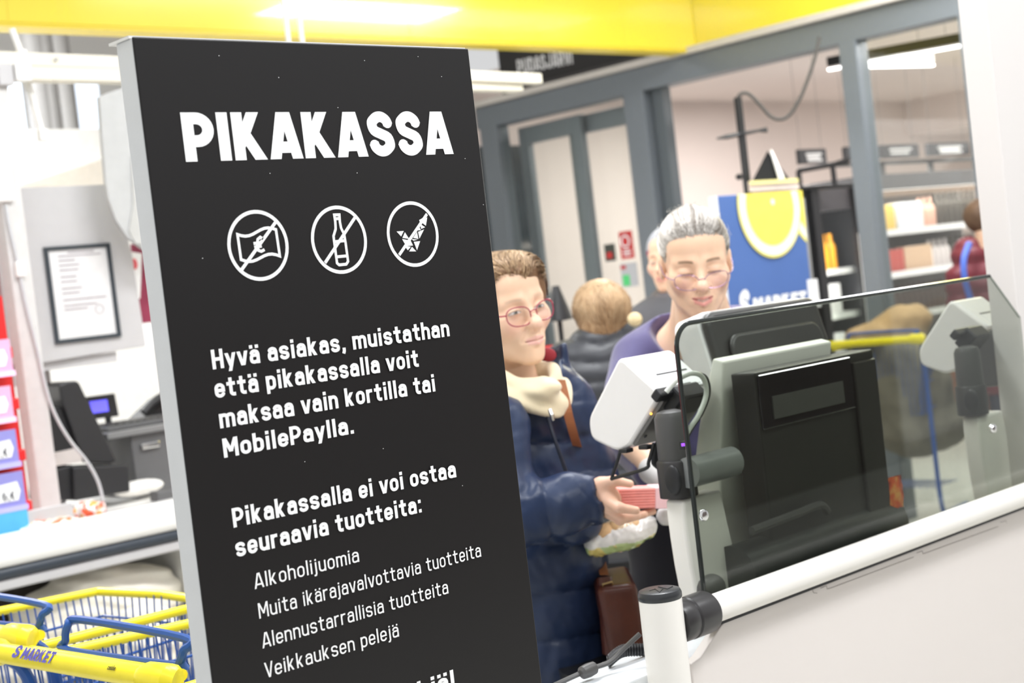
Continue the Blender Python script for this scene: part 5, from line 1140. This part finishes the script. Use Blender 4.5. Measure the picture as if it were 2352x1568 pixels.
def carton_row(z, x, n, w, h, col, name, lab, grp, gap=.012, bottle=False, cap=None):
    m = mat('pack_'+lab.split(' on ')[0].replace(' ', '_')[:40], col, .35, var=.05)
    for i in range(n):
        xx = x+i*(w+gap)
        if bottle: o = obj(name, bottle_mb(xx+w/2, sy+.12, z, h, w/2), m, smooth=True)
        else: o = obj(name, MB().box2((xx, sy+.06, z+.001), (xx+w, sy+.14, z+h)), m, bevel=.004)
        tag(o, ORD[i]+' '+lab.replace(' on the', ' from the left on the'), 'bottle' if bottle else 'carton', grp)
carton_row(1.62, 9.55, 6, .055, .20, (.85, .62, .18), 'carton', 'yellow carton on the upper bottle shelf', 'yellow cartons')
carton_row(1.62, 9.98, 6, .05, .21, (.80, .84, .90), 'carton', 'white and pale blue carton on the upper bottle shelf', 'pale blue cartons')
carton_row(1.62, 10.36, 3, .07, .24, (.75, .45, .35), 'bottle', 'pink bottle on the upper bottle shelf', 'pink bottles', bottle=True)
carton_row(1.62, 10.62, 8, .07, .27, (.10, .09, .08), 'bottle', 'dark wine bottle on the upper bottle shelf', 'dark bottles on the upper shelf', bottle=True)
carton_row(1.30, 9.55, 7, .055, .18, (.62, .14, .12), 'carton', 'red carton on the middle bottle shelf', 'red cartons')
carton_row(1.30, 10.03, 6, .055, .19, (.80, .58, .40), 'carton', 'tan carton on the middle bottle shelf', 'tan cartons')
carton_row(1.30, 10.44, 4, .07, .22, (.84, .78, .76), 'bottle', 'white bottle on the middle bottle shelf', 'white bottles', bottle=True)
carton_row(1.30, 10.78, 6, .07, .24, (.14, .12, .11), 'bottle', 'dark wine bottle on the middle bottle shelf', 'dark bottles on the middle shelf', bottle=True)
carton_row(.98, 9.55, 14, .065, .22, (.14, .09, .08), 'bottle', 'brown bottle on the lower bottle shelf', 'brown bottles', bottle=True)
# linear lamps on the entrance hall ceiling
for i, (a, b) in enumerate((((1903, 160), (2225, 102)), ((1958, 154), (2142, 150)))):
    p, q = atZ(*a, 2.6), atZ(*b, 2.6); g = thing('linear_lamp', ['long black linear ceiling lamp with a lit white underside', 'shorter lit linear lamp behind the long ceiling lamp'][i], 'lamp', (p+q)/2)
    u_ = nrm(q-p); v_ = np.cross(UP, u_)
    obj('housing', MB().box((p+q)/2+UP*.045, (np.linalg.norm(q-p), .034, .055), [u_, v_, UP]), M_black if i == 0 else M_white, g)
    obj('diffuser', MB().box((p+q)/2, (np.linalg.norm(q-p), .030, .012), [u_, v_, UP]), mat('lamp_glow', (1, 1, 1), .5, emis=(1, .99, .97), estr=3.5), g)
    for t_ in (.15, .85): obj('hanger', MB().tube([p+(q-p)*t_+UP*.08, V3(*(p+(q-p)*t_)[:2], 2.95)], .0015, 5), M_black, g)
# dark lamp-like stand, red basket rim and pale bobble behind the women
dl = thing('black_stand', 'black funnel-shaped stand behind the woman in navy', 'stand', at(1285, 760, 6.0)*V3(1, 1, 0))
lz = at(1285, 735, 6.0)
obj('funnel', MB().lathe([(.014, .14), (.02, .12), (.045, .04), (.055, .0), (.01, -.005)], lz, n=16), M_black, dl, smooth=True)
obj('rod', MB().tube([lz, lz*V3(1, 1, 0)], .01, 8), M_black, dl)
rb = thing('red_basket', 'stack of red shopping baskets with only the rim showing behind the coat collar', 'basket stack', at(1275, 840, 5.3)*V3(1, 1, 0))
obj('rim', MB().tube([at(1235, 800, 5.3), at(1310, 789, 5.3), at(1335, 800, 5.5), at(1260, 815, 5.5)], .010, 8, closed=True), mat('basket_red', (.65, .03, .03), .4), rb)
obj('bowl', MB().prism([at(1240, 803, 5.32), at(1308, 792, 5.32), at(1308, 792, 5.32)*V3(1, 1, 0), at(1240, 803, 5.32)*V3(1, 1, 0)], HF*.2), MATS['basket_red'], rb)
obj('fur_bobble', MB().ell(at(1458, 733, 4.75), (.025, .025, .023), 12), mat('bobble_cream', (.75, .60, .36), .9, var=.15, scale=60), pb_, smooth='all')

# ------------------------------------------------------------------ shopping carts
M_cy = mat('cart_yellow', (.93, .78, .03), .3); M_cb = mat('cart_blue', (.02, .085, .33), .35); M_cdk = mat('cart_rubber', (.05, .05, .05), .6)
def make_cart(label, full=True, rimcol=None):
    t = thing('shopping_cart', label, 'shopping cart', (0, 0, 0), 'shopping carts')
    W, L, zr = .27, .46, .965
    obj('handle', MB().tube([(0, -W, 1.0), (0, -W*.5, 1.0), (0, W, 1.0)], .0175, 14), M_cy, t, smooth=True)
    for s in (-1, 1):
        obj('handle_grip', MB().tube([(-.002, s*(W-.055), 1.0), (.0, s*(W-.04), 1.0), (.004, s*(W+.012), .998), (.008, s*(W+.018), .996)], [.018, .024, .026, .020], 14), M_cy, t, smooth=True)
        obj('side_tube', MB().tube(spline([(.02, s*W, .985), (.06, s*(W-.02), .93), (.09, s*(W-.03), .70), (.10, s*(W-.03), .25), (.13, s*(W-.03), .12)]), .011, 8), M_cb, t, smooth=True)
        obj('rim', MB().tube([(.05, s*(W-.025), zr+.005), (L, s*(W-.055), zr-.012)], .0095, 10), M_cy, t, smooth=True)
        obj('wheel', MB().lathe([(.05, -.012), (.055, -.008), (.055, .008), (.05, .012)], (.14, s*(W-.03), .055), (0, 1, 0), n=18), M_cdk, t, smooth=True)
        obj('wheel', MB().lathe([(.05, -.012), (.055, -.008), (.055, .008), (.05, .012)], (L-.02, s*(W-.06), .055), (0, 1, 0), n=18), M_cdk, t, smooth=True)
        obj('chassis_tube', MB().tube([(.12, s*(W-.03), .13), (L, s*(W-.06), .12)], .011, 8), M_cb, t, smooth=True)
    obj('rim', MB().tube([(L, -(W-.055), zr-.012), (L+.02, 0, zr-.012), (L, W-.055, zr-.012)], .0095, 10), M_cy, t, smooth=True)
    obj('cross_bar', MB().tube([(.065, -W+.05, .985), (.065, W-.03, .985)], .0095, 10), M_cy, t, smooth=True)
    obj('cross_tube', MB().tube([(.03, W-.01, .992), (.05, W-.12, .990)], .009, 8), M_cb, t, smooth=True)
    seat = [(.075, -.20, 1.0), (.075, -.215, 1.02), (.09, -.20, 1.035), (.10, .12, 1.04), (.09, .15, 1.03), (.085, .155, 1.005), (.08, .14, .99), (.08, -.18, .992)]
    obj('seat_loop', MB().tube(spline(seat, 5, True), .0072, 8, closed=True), M_cb, t, smooth=True)
    w = MB()
    for k in range(22):                                   # basket wires on both sides, front and floor
        x = .07+(L-.08)*k/21; yw = W-.03-.028*(x/L)
        for s in (-1, 1): w.tube([(x, s*yw, zr-.006), (x*.97+.01, s*(yw-.04), .62)], .0021, 4)
    for k in range(16):
        y = -(W-.06)+2*(W-.06)*k/15; w.tube([(L+.01, y, zr-.012), (L-.02, y*.85, .62)], .0021, 4); w.tube([(.10, y*.9, .62), (L-.02, y*.85, .62)], .0021, 4)
        w.tube([(.085, y*.9, .985), (.10, y*.9, .62)], .0021, 4)
    for z_ in (.90, .78, .65):
        w.tube([(.09, -(W-.045), z_), (L-.005, -(W-.075), z_), (L-.005, W-.075, z_), (.09, W-.045, z_)], .003, 5)
    o = obj('wire_basket', w, M_cb, t); o['kind'] = 'stuff'
    w2 = MB()
    for k in range(12): y = -.2+.4*k/11; w2.tube([(.12, y, .26), (L, y*.85, .24)], .003, 4)
    o = obj('lower_tray', w2, M_cb, t); o['kind'] = 'stuff'
    return t
ct1 = make_cart('nearest shopping cart with market lettering on its yellow handle')
U3 = V3(0, -1, 0); tl = V3(-.3, 0, .95); nn = nrm(V3(-.72, -.5, .6)); nn = nrm(nn-U3*(nn@U3)); vv = np.cross(nn, U3)
vv = vv if vv[2] > 0 else -vv
mb = lettering('lettering', 'MARKET', .22, V3(0, .122, 1.0)+nn*.0182-vv*.010, U3, vv, .100, .021, mat('print_violet', (.10, .09, .42), .5), ct1, .08, slant=.12)
lettering('lettering', 'S', .22, V3(0, .152, 1.0)+nn*.0182-vv*.010, U3, vv, .020, .0225, MATS['print_violet'], ct1, slant=.2)
lettering('lettering', 'caddie', .16, V3(0, -.14, 1.0)+nn*.0182-vv*.004, U3, vv, .022, .008, M_black, ct1, .1)
ct2 = copy_tree(ct1); ct2['label'] = 'shopping cart left of the nearest one with its basket rim in view'
ct3 = copy_tree(ct1); ct3['label'] = 'far shopping cart behind the glass carrying a khaki coat'
for o in list(ct2.children)+list(ct3.children):
    if o.name.startswith('lettering'): bpy.data.objects.remove(o)
ct1.location = (1.060, 2.262, 0); ct1.rotation_euler = (0, 0, math.radians(4))
ct2.location = (1.095, 2.83, 0); ct2.rotation_euler = (0, 0, math.radians(5))
ct3.location = (6.45, 4.26, 0); ct3.rotation_euler = (0, 0, math.radians(6)); ct3.scale = (1.04, 1.04, 1.04)
# khaki coat draped over the far cart
def khaki(P):
    d = s_ell(P, at(2080, 738, 7.85), (.16, .14, .10)); d = smin(d, s_ell(P, at(2095, 900, 7.75), (.25, .2, .31)), .08); d = smin(d, s_ell(P, at(2015, 772, 7.85), (.20, .15, .07)), .06)
    d = smin(d, s_ell(P, at(2120, 985, 7.75), (.26, .22, .14)), .06)
    return d+.016*snoise(P, 14)+.008*snoise(P, 34, 3)
cK = at(2085, 870, 7.8)
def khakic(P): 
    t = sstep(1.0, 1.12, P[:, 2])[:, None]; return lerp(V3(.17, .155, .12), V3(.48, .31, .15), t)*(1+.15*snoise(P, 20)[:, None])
kh = thing('khaki_coat', 'tan and khaki coat heaped on the far shopping cart behind the glass', 'coat', cK-UP*.5)
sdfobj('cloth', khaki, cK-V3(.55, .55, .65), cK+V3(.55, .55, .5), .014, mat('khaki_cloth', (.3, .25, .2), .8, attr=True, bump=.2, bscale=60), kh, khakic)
# ------------------------------------------------------------------ staffed checkout on the left
CYL = 4.30
M_offw = mat('counter_white', (.86, .85, .82), .35, var=.01); M_lg = mat('panel_light_grey', (.53, .52, .525), .45, var=.012)
cl = thing('staffed_counter', 'long white checkout counter with rounded bumper and black strip on the left', 'counter', (1.5, 4.6, 0))
prof = [(4.36, .962), (4.315, .955), (4.30, .93), (4.30, .885), (4.31, .864), (4.36, .862)]
x0c, x1c = -.2, 2.95
obj('bumper', MB().prism([(x0c, y, z) for y, z in rprof([(0, y, z) for y, z in prof], .014) and [(p[1], p[2]) for p in rprof([(0, y, z) for y, z in prof], .014)]], (x1c-x0c, 0, 0)), M_offw, cl, smooth=35)
obj('black_strip', MB().lathe([(.018, 0), (.018, x1c-x0c)], (x0c, 4.325, .846), (1, 0, 0), n=16), mat('strip_navy', (.035, .045, .06), .35), cl, smooth=True)
obj('grey_profile', MB().box2((x0c, 4.318, .795), (x1c, 4.40, .826)), M_lg, cl, bevel=.006)
obj('deck', MB().box2((x0c, 4.36, .86), (x1c, 5.2, .93)), M_offw, cl)
obj('belt_edge', MB().box2((x0c, 4.36, .93), (x1c, 4.52, .942)), mat('belt_grey', (.45, .45, .46), .4), cl)
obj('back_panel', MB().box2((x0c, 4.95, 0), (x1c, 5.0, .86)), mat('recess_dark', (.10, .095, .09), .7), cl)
obj('side_panel', MB().box2((2.52, 4.36, 0), (2.55, 4.95, .80)), M_offw, cl); obj('side_panel', MB().box2((x0c, 4.36, 0), (x0c+.03, 4.95, .80)), M_offw, cl)
obj('shelf_board', MB().box2((x0c+.03, 4.36, .40), (2.52, 4.95, .43)), M_lg, cl)
# folded cloth bags in the recess
def bagheap(c, r, seed):
    def fn(P):
        d = s_ell(P, c, r); Q = P-V3(*c)
        return d+.010*np.sin((Q[:, 2]+.25*Q[:, 0])*120+snoise(P, 14, seed)*2)*.5+.012*snoise(P, 18, seed)
    return fn
for k, (px, py, d_, r, lab) in enumerate(((230, 1400, 4.85, (.30, .16, .15), 'heap of cream cloth bags under the staffed counter'), (330, 1470, 4.8, (.14, .12, .12), 'white cloth bag at the right end of the heap'), (90, 1500, 4.7, (.2, .14, .11), 'greenish white cloth bag behind the left cart'))):
    c = at(px, py, d_); c[2] = max(c[2], .44+r[2]*.8)
    g = thing('cloth_bag', lab, 'bag', (c[0], c[1], c[2]-r[2])); sdfobj('cloth', bagheap(c, r, k*3), c-V3(*r)*1.3, c+V3(*r)*1.3, .010, mat('bag_cloth', (.80, .76, .66), .85, var=.05, scale=14), g)
# dark garments behind the bags
g = thing('dark_bag', 'dark bag lying in the shadow under the counter', 'bag', at(60, 1385, 4.85)); c = at(60, 1395, 4.9); sdfobj('cloth', bagheap(c, (.2, .12, .09), 5), c-.3, c+.3, .012, mat('dark_cloth', (.06, .05, .045), .8, var=.2), g)
# scoop edge plate + sweets on the belt
tag(obj('divider_plate', MB().box(atY(85, 1185, 4.40), (.24, .012, .045)), M_lg, bevel=.004), 'light grey divider plate lying along the checkout belt', 'plate')
def sweets(px, py, d_, r, lab, c1, c2):
    c = at(px, py, d_); g = thing('sweet_bag', lab, 'sweet bag', c-UP*r[2], 'sweet bags on the belt')
    fn = lambda P: s_ell(P, c, r)+.006*snoise(P, 80)+.003*snoise(P, 190, 4)
    def cf(P):
        n = snoise(P, 90, 8); C = np.tile(V3(.85, .82, .80), (len(P), 1)); C[n > .1] = c1; C[n < -.45] = c2; return C
    sdfobj('wrapper', fn, c-V3(*r)*1.5, c+V3(*r)*1.5, .004, mat('sweet_wrap', (.8, .8, .8), .15, attr=True, coat=.6), g, cf)
sweets(205, 1172, 4.78, (.055, .05, .032), 'clear bag of red and orange sweets beside the till', V3(.80, .10, .03), V3(.9, .4, .1))
sweets(110, 1205, 4.62, (.10, .04, .018), 'flat bag of red sweets lying at the belt edge', V3(.85, .2, .08), V3(.9, .7, .5))
# white post with cable and maroon back strip, red card rack
wp = thing('white_post', 'tall white square post with a cable beside the red rack', 'post', (2.16, 4.60, .93))
obj('shaft', MB().box2((2.118, 4.58, .93), (2.19, 4.65, 2.42)), mat('post_white', (.62, .605, .595), .4), wp, bevel=.004)
obj('side_strip', MB().box2((2.085, 4.66, .93), (2.118, 4.72, 2.3)), mat('strip_maroon', (.33, .22, .22), .5), wp)
obj('cable_clip', MB().box(atY(46, 618, 4.57), (.03, .02, .05)), M_white, wp, bevel=.004)
obj('corner_bracket', MB().box(atY(5, 425, 4.57), (.07, .02, .11)), M_white, wp, bevel=.008)
cbp = [(14, 470), (22, 520), (40, 600), (60, 700), (85, 800), (108, 900), (128, 955), (160, 1010), (200, 1060), (225, 1105), (237, 1150)]
cab = thing('grey_cable', 'thin grey cable running down the white post to the till', 'cable', atY(128, 955, 4.56)); obj('cord', MB().tube(spline([atY(x, y, 4.57-.0*i) for i, (x, y) in enumerate(cbp)], 5), .0055, 7), mat('cord_pale', (.55, .56, .58), .4), cab, smooth=True)
rr_k = thing('card_rack', 'red metal rack of price cards at the far left', 'rack', (1.9, 4.42, .93))
M_red = mat('rack_red', (.72, .02, .02), .4)
obj('panel', MB().box2((1.55, 4.44, .93), (2.015, 4.47, 1.68)), M_red, rr_k); 
for zz in (1.06, 1.22, 1.38, 1.54): obj('pocket', MB().box2((1.55, 4.405, zz-.055), (2.012, 4.44, zz-.02)), M_red, rr_k, bevel=.004)
cards = [((0, 780), (32, 862), (.80, .42, .62), 'pink'), ((0, 888), (34, 968), (.78, .40, .60), 'pink'), ((0, 990), (46, 1070), (.28, .27, .62), 'violet'), ((6, 1088), (62, 1168), (.27, .27, .62), 'violet')]
for k, (a, b, c, nm) in enumerate(cards):
    p, q = atY(*a, 4.39), atY(*b, 4.39); x0_, x1_ = p[0]-.12, q[0]
    g = thing('price_card', ['topmost pink price card in the red rack', 'second pink price card in the red rack', 'upper violet price card in the red rack', 'lowest violet price card marked 6 in the red rack'][k], 'card', (x1_-.06, 4.39, q[2]), 'price cards in the red rack')
    obj('sheet', MB().box2((x0_, 4.39, q[2]), (x1_, 4.396, p[2])), mat('card_'+nm, c, .5), g)
    obj('lower_strip', MB().box2((x0_, 4.384, q[2]), (x1_+.004, 4.39, q[2]+.016)), mat('strip_'+nm, tuple(min(1, v*1.3+.12) for v in c), .5), g)
    hx = x1_-.022; obj('price_field', MB().prism([(hx, 4.388, p[2]-.03), (hx+.008, 4.388, (p[2]+q[2])/2), (hx-.002, 4.388, q[2]+.032), (hx-.07, 4.388, q[2]+.032), (hx-.07, 4.388, p[2]-.035)], (0, .001, 0)), M_print_w, g)
    if k > 1: lettering('lettering', ['', '', '2,€', '6,€'][k], .14, V3(hx-.052, 4.386, q[2]+.038), (1, 0, 0), UP, .04, .024, mat('print_ink', (.06, .06, .08), .6), g)
tag(obj('blue_carton', MB().box2((1.72, 4.385, .935), (1.985, 4.40, 1.03)), mat('carton_blue', (.10, .45, .72), .4), bevel=.003), 'blue and white carton at the foot of the red rack', 'carton')
# grey screen with framed notice
gp = thing('grey_screen', 'light grey sheet metal screen above the till', 'screen', (2.45, 4.85, 1.30))
obj('front_sheet', MB().prism([(2.258, 4.76, 2.05), (2.62, 4.76, 2.05), (2.66, 4.76, 1.80), (2.67, 4.76, 1.468), (2.256, 4.76, 1.452)], (0, .02, 0)), M_lg, gp, bevel=.003)
obj('under_box', MB().prism([(2.262, 4.78, 1.46), (2.56, 4.78, 1.46), (2.56, 5.05, 1.46), (2.262, 5.05, 1.46)], (0, 0, -.035)), M_lg, gp)
obj('back_wing', MB().box2((2.262, 4.78, 1.38), (2.275, 5.1, 2.05)), M_lg, gp)
obj('support', MB().box2((2.36, 5.02, .93), (2.42, 5.06, 1.46)), M_lg, gp)
nf = thing('framed_notice', 'black framed white notice hanging on the grey screen', 'notice', (2.449, 4.755, 1.51))
fx0_, fx1_, fz0, fz1 = 2.325, 2.573, 1.511, 1.843
obj('sheet', MB().box2((fx0_+.006, 4.756, fz0+.006), (fx1_-.006, 4.7585, fz1-.006)), mat('paper_white', (.74, .73, .73), .6), nf)
for a, b in (((fx0_, fz0), (fx0_+.014, fz1)), ((fx1_-.014, fz0), (fx1_, fz1)), ((fx0_+.014, fz1-.013), (fx1_-.014, fz1)), ((fx0_+.014, fz0), (fx1_-.014, fz0+.013))): obj('frame', MB().box2((a[0], 4.749, a[1]), (b[0], 4.757, b[1])), mat('frame_dark', (.035, .045, .055), .4), nf)
M_ink = mat('ink_faint', (.34, .30, .33), .6)
for k, (u0, u1, v) in enumerate(((.35, .75, .93), (.2, .85, .895), (.2, .45, .85), (.2, .5, .80), (.2, .48, .75), (.2, .44, .68), (.2, .44, .63), (.2, .5, .56), (.2, .46, .51), (.2, .85, .44), (.2, .7, .38), (.2, .55, .34))): obj('text_line', MB().box2((lerp(fx0_, fx1_, u0), 4.7548, lerp(fz0, fz1, v)-.002), (lerp(fx0_, fx1_, u1), 4.756, lerp(fz0, fz1, v)+.002)), M_ink, nf)
obj('stamp', MB().tube([(2.505+.016*math.cos(a), 4.7555, 1.615+.016*math.sin(a)) for a in [k*math.pi/8 for k in range(16)]], .0012, 5, closed=True), M_ink, nf)
# curved shield panel
spn = thing('curved_shield', 'tall pale grey shield panel with a curved lower edge beside the notice board', 'panel', (2.8, 4.7, 1.5))
SHY = 4.62; shp = [(228, 222), (250, 212), (300, 196), (420, 170), (480, 170), (500, 600), (420, 590), (330, 572), (292, 545), (266, 505), (250, 460), (243, 420), (236, 330)]
obj('sheet', MB().prism([atY(x, y, SHY) for x, y in shp], (.0, .02, 0)), mat('shield_grey', (.48, .485, .48), .4), spn, bevel=.003)
ff = [(302, 360), (306, 470), (296, 530), (312, 560), (345, 560), (335, 440), (325, 360)]
obj('side_face', MB().prism([atY(x, y, SHY-.004) for x, y in ff], (0, .003, 0)), mat('shield_side', (.48, .48, .46), .5), spn)
obj('hanger_bracket', MB().box2((2.78, SHY, 2.28), (2.95, SHY+.03, 2.5)), M_lg, spn)
# maroon poster and small sheet behind the sign
tag(obj('maroon_poster', MB().prism([atY(x, y, 4.80) for x, y in ((302, 560), (372, 575), (395, 735), (325, 742))], (0, .01, 0)), mat('poster_maroon', (.26, .03, .07), .5, var=.15, scale=15)), 'maroon poster half hidden by the left edge of the black sign', 'poster')
ps = thing('white_leaflet', 'narrow white leaflet with a round red mark on the maroon poster', 'leaflet', atY(315, 685, 4.795)); obj('sheet', MB().prism([atY(x, y, 4.795) for x, y in ((300, 578), (326, 582), (322, 685), (312, 685))], (0, .004, 0)), M_print_w, ps); obj('red_mark', MB().ell(atY(309, 606, 4.79), (.012, .003, .02), 12), mat('mark_red', (.75, .1, .12), .5), ps)
tag(obj('white_sheet', MB().prism([atY(x, y, 4.80) for x, y in ((322, 745), (395, 738), (400, 792), (328, 796))], (0, .006, 0)), M_print_w), 'white paper sheet below the maroon poster', 'sheet')
# till: monitor, base, customer display, keyboard, drawer unit
ti = thing('till_monitor', 'black till monitor seen edge-on leaning on its stand', 'monitor', atY(215, 1065, 4.74))
mp = [(135, 884), (150, 878), (176, 874), (183, 880), (268, 1058), (255, 1064), (196, 1062), (176, 1015), (140, 915)]
obj('screen_case', MB().prism([atY(x, y, 4.72) for x, y in mp], (.03, .22, 0)), mat('till_black', (.022, .022, .024), .4), ti, bevel=.006)
obj('rear_cover', MB().prism([atY(x, y, 4.74) for x, y in ((104, 935), (145, 935), (182, 1040), (128, 1042))], (.0, .18, 0)), M_black, ti, bevel=.006)
obj('bracket', MB().prism([atY(x, y, 4.715) for x, y in ((128, 1040), (180, 1028), (190, 1060), (128, 1070))], (0, .1, 0)), mat('till_beige', (.55, .50, .48), .5), ti)
tb2 = thing('cash_register', 'black box under the till monitor', 'till', atY(215, 1140, 4.74))
obj('case', MB().prism([atY(x, y, 4.70) for x, y in ((168, 1072), (296, 1066), (300, 1128), (172, 1150))], (0, .25, 0)), MATS['till_black'], tb2, bevel=.006)
obj('rear_case', MB().prism([atY(x, y, 4.72) for x, y in ((124, 1078), (168, 1066), (174, 1148), (126, 1150))], (0, .2, 0)), M_black, tb2, bevel=.006)
cd = thing('customer_display', 'small black customer display with a glowing blue panel', 'display', atY(238, 962, 4.95))
obj('case', MB().prism([atY(x, y, 4.95) for x, y in ((196, 912), (264, 903), (274, 955), (222, 962))], (0, .03, 0)), MATS['till_black'], cd, bevel=.003)
obj('lit_panel', MB().prism([atY(x, y, 4.945) for x, y in ((206, 922), (246, 917), (250, 944), (214, 949))], (0, .004, 0)), mat('blue_panel', (.1, .1, .7), .4, emis=(.12, .10, .85), estr=.9), cd)
obj('foot', MB().tube([atY(248, 958, 4.96), atY(255, 1010, 4.96)], .012, 8), M_black, cd)
du = thing('drawer_unit', 'dark grey drawer cabinet with a chrome pull behind the till', 'drawer unit', (2.75, 5.0, .93))
a_, b_ = atY(300, 1000, 4.80), atY(425, 1118, 4.80)
obj('body', MB().box2((a_[0], 4.80, .93), (a_[0]+.32, 5.15, a_[2])), mat('drawer_grey', (.115, .115, .118), .45), du, bevel=.003)
obj('worktop', MB().box2((a_[0]-.10, 4.78, a_[2]), (a_[0]+.34, 5.2, a_[2]+.022)), mat('worktop_grey', (.20, .20, .20), .4), du, bevel=.003)
obj('pull', MB().box(atY(345, 1022, 4.79), (.075, .012, .022)), M_chrome, du, bevel=.005)
kb = thing('till_keyboard', 'dark keyboard on the worktop behind the till', 'keyboard', (2.70, 4.95, a_[2]+.022))
obj('body', MB().box2((2.52, 4.84, a_[2]+.022), (2.90, 5.0, a_[2]+.04)), MATS['drawer_grey'], kb, bevel=.004)
for i in range(12):
    for j in range(4): obj('key', MB().box((2.55+.028*i, 4.86+.034*j, a_[2]+.044), (.022, .026, .008)), M_dgrey, kb)
ph = thing('desk_phone', 'black desk telephone at the edge of the sign', 'telephone', (2.86, 5.06, a_[2]+.022))
obj('base', MB().prism([(2.74, 5.02, a_[2]+.022), (2.96, 5.02, a_[2]+.022), (2.96, 5.02, a_[2]+.11), (2.86, 5.02, a_[2]+.10)], (0, .12, 0)), MATS['till_black'], ph, bevel=.008)
obj('handset', MB().tube(spline([(2.76, 5.0, a_[2]+.06), (2.82, 5.0, a_[2]+.10), (2.92, 5.0, a_[2]+.125), (2.98, 5.0, a_[2]+.12)]), .018, 10), M_black, ph, smooth=True)
tag(obj('plastic_wrap', MB().ell(atY(318, 1120, 4.74), (.10, .04, .028), 16), mat('wrap_white', (.86, .84, .80), .4, bump=.6, bscale=40)), 'crumpled white plastic beside the till base', 'plastic')
tag(obj('card_terminal', MB().box(atY(382, 1135, 4.62), (.10, .06, .035)), MATS['drawer_grey'], bevel=.006), 'small dark card terminal on the counter beside the black sign', 'card terminal')
# suspended cream beams with lamp profiles, white suspension rods
M_cream = mat('beam_cream', (.74, .70, .60), .5, var=.01)
def beam(name, p, q, h, w, m, lab):
    u_ = nrm(q-p); v_ = nrm(np.cross(UP, u_)); z_ = np.cross(u_, v_)
    g = thing(name, lab, 'beam', (p+q)/2); obj('profile', MB().box((p+q)/2, (np.linalg.norm(q-p), w, h), [u_, v_, z_]), m, g, bevel=.003); return g, u_, v_, z_
p0_, q0_ = atY(-60, 134, 4.62), atZ(1236, 182, 2.462)
g, u_, v_, z_ = beam('cream_beam', p0_, q0_, .045, .05, M_cream, 'upper cream aluminium beam running behind the black sign')
obj('screw', MB().ell(p0_+(q0_-p0_)*.10-v_*.03, (.008, .008, .008), 8), M_chrome, g); obj('hanger', MB().tube([(p0_+q0_)/2, (p0_+q0_)/2+UP*1.0], .01, 8), M_white, g)
p1_, q1_ = atY(-60, 168, 4.60), atZ(1190, 200, 2.428)
g, u_, v_, z_ = beam('cream_beam', p1_, q1_, .045, .06, M_cream, 'lower cream aluminium beam with a square white connector')
obj('connector', MB().box(atY(51, 166, 4.56), (.055, .03, .06)), M_white, g, bevel=.006); obj('end_plate', MB().box(atY(10, 172, 4.57), (.05, .03, .07)), M_lg, g, bevel=.004)
obj('hanger', MB().tube([(p1_+q1_)/2, (p1_+q1_)/2+UP*1.0], .01, 8), M_white, g)
for k, (a, b) in enumerate((((27, 66), (50, 128)), ((60, 180), (98, 310)))):
    w_ = thing('suspension_rod', ['white rod between the yellow fascia and the cream beam', 'white rod hanging below the square beam connector'][k], 'rod', atY(*b, 4.66))
    obj('rod', MB().tube([atY(*a, 4.66), atY(*b, 4.66)], .011, 10), M_white, w_, smooth=True); obj('foot', MB().box(atY(*b, 4.66), (.03, .03, .04)), M_white, w_, bevel=.004)
# far shop end: pale lit panels, ducts and low white wall
M_lit = mat('lit_panel_blue', (.75, .85, .98), .6, emis=(.80, .88, 1.0), estr=.8)
for k, (x0, y0, x1, y1) in enumerate(((2, 185, 62, 300), (100, 188, 240, 312))):
    a, b = atY(x0, y0, 8.0), atY(x1, y1, 8.0)
    g = thing('light_panel', ['pale blue lit panel left of the white rod', 'wide pale blue lit panel behind the grey shield'][k], 'light panel', ((a[0]+b[0])/2, 8.0, b[2])); obj('sheet', MB().box2((a[0], 8.0, b[2]), (b[0], 8.03, a[2])), M_lit, g)
    obj('lower_bracket', MB().box2((a[0]+.02, 7.95, b[2]-.06), (b[0]-.25*(b[0]-a[0]), 8.0, b[2]-.01)), M_mgrey, g)
dg = thing('air_duct', 'grey vertical ducts behind the cream beams', 'duct', (4.2, 7.9, 0))
for x_ in (75, 92, 130): a = atY(x_, 100, 7.9); obj('pipe', MB().lathe([(.07, 0), (.07, 3.6)], (a[0], 7.9, 0), n=16), mat('duct_grey', (.42, .41, .40), .5), dg, smooth=True)
struct('trim_12', MB().box2((1.0, 7.2, 0), (6.0, 7.3, 2.62)), mat('low_wall_white', (.88, .87, .85), .6))
struct('trim_13', MB().prism([atY(x, y, 7.15) for x, y in ((40, 426), (250, 362), (330, 362), (330, 430))], (0, .04, 0)), mat('slope_cream', (.80, .74, .66), .6))
struct('ceiling_shop', MB().box2((-3, 5.80, 4.55), (7.05, 9.2, 4.6)), mat('shop_ceiling', (.62, .58, .55), .8))
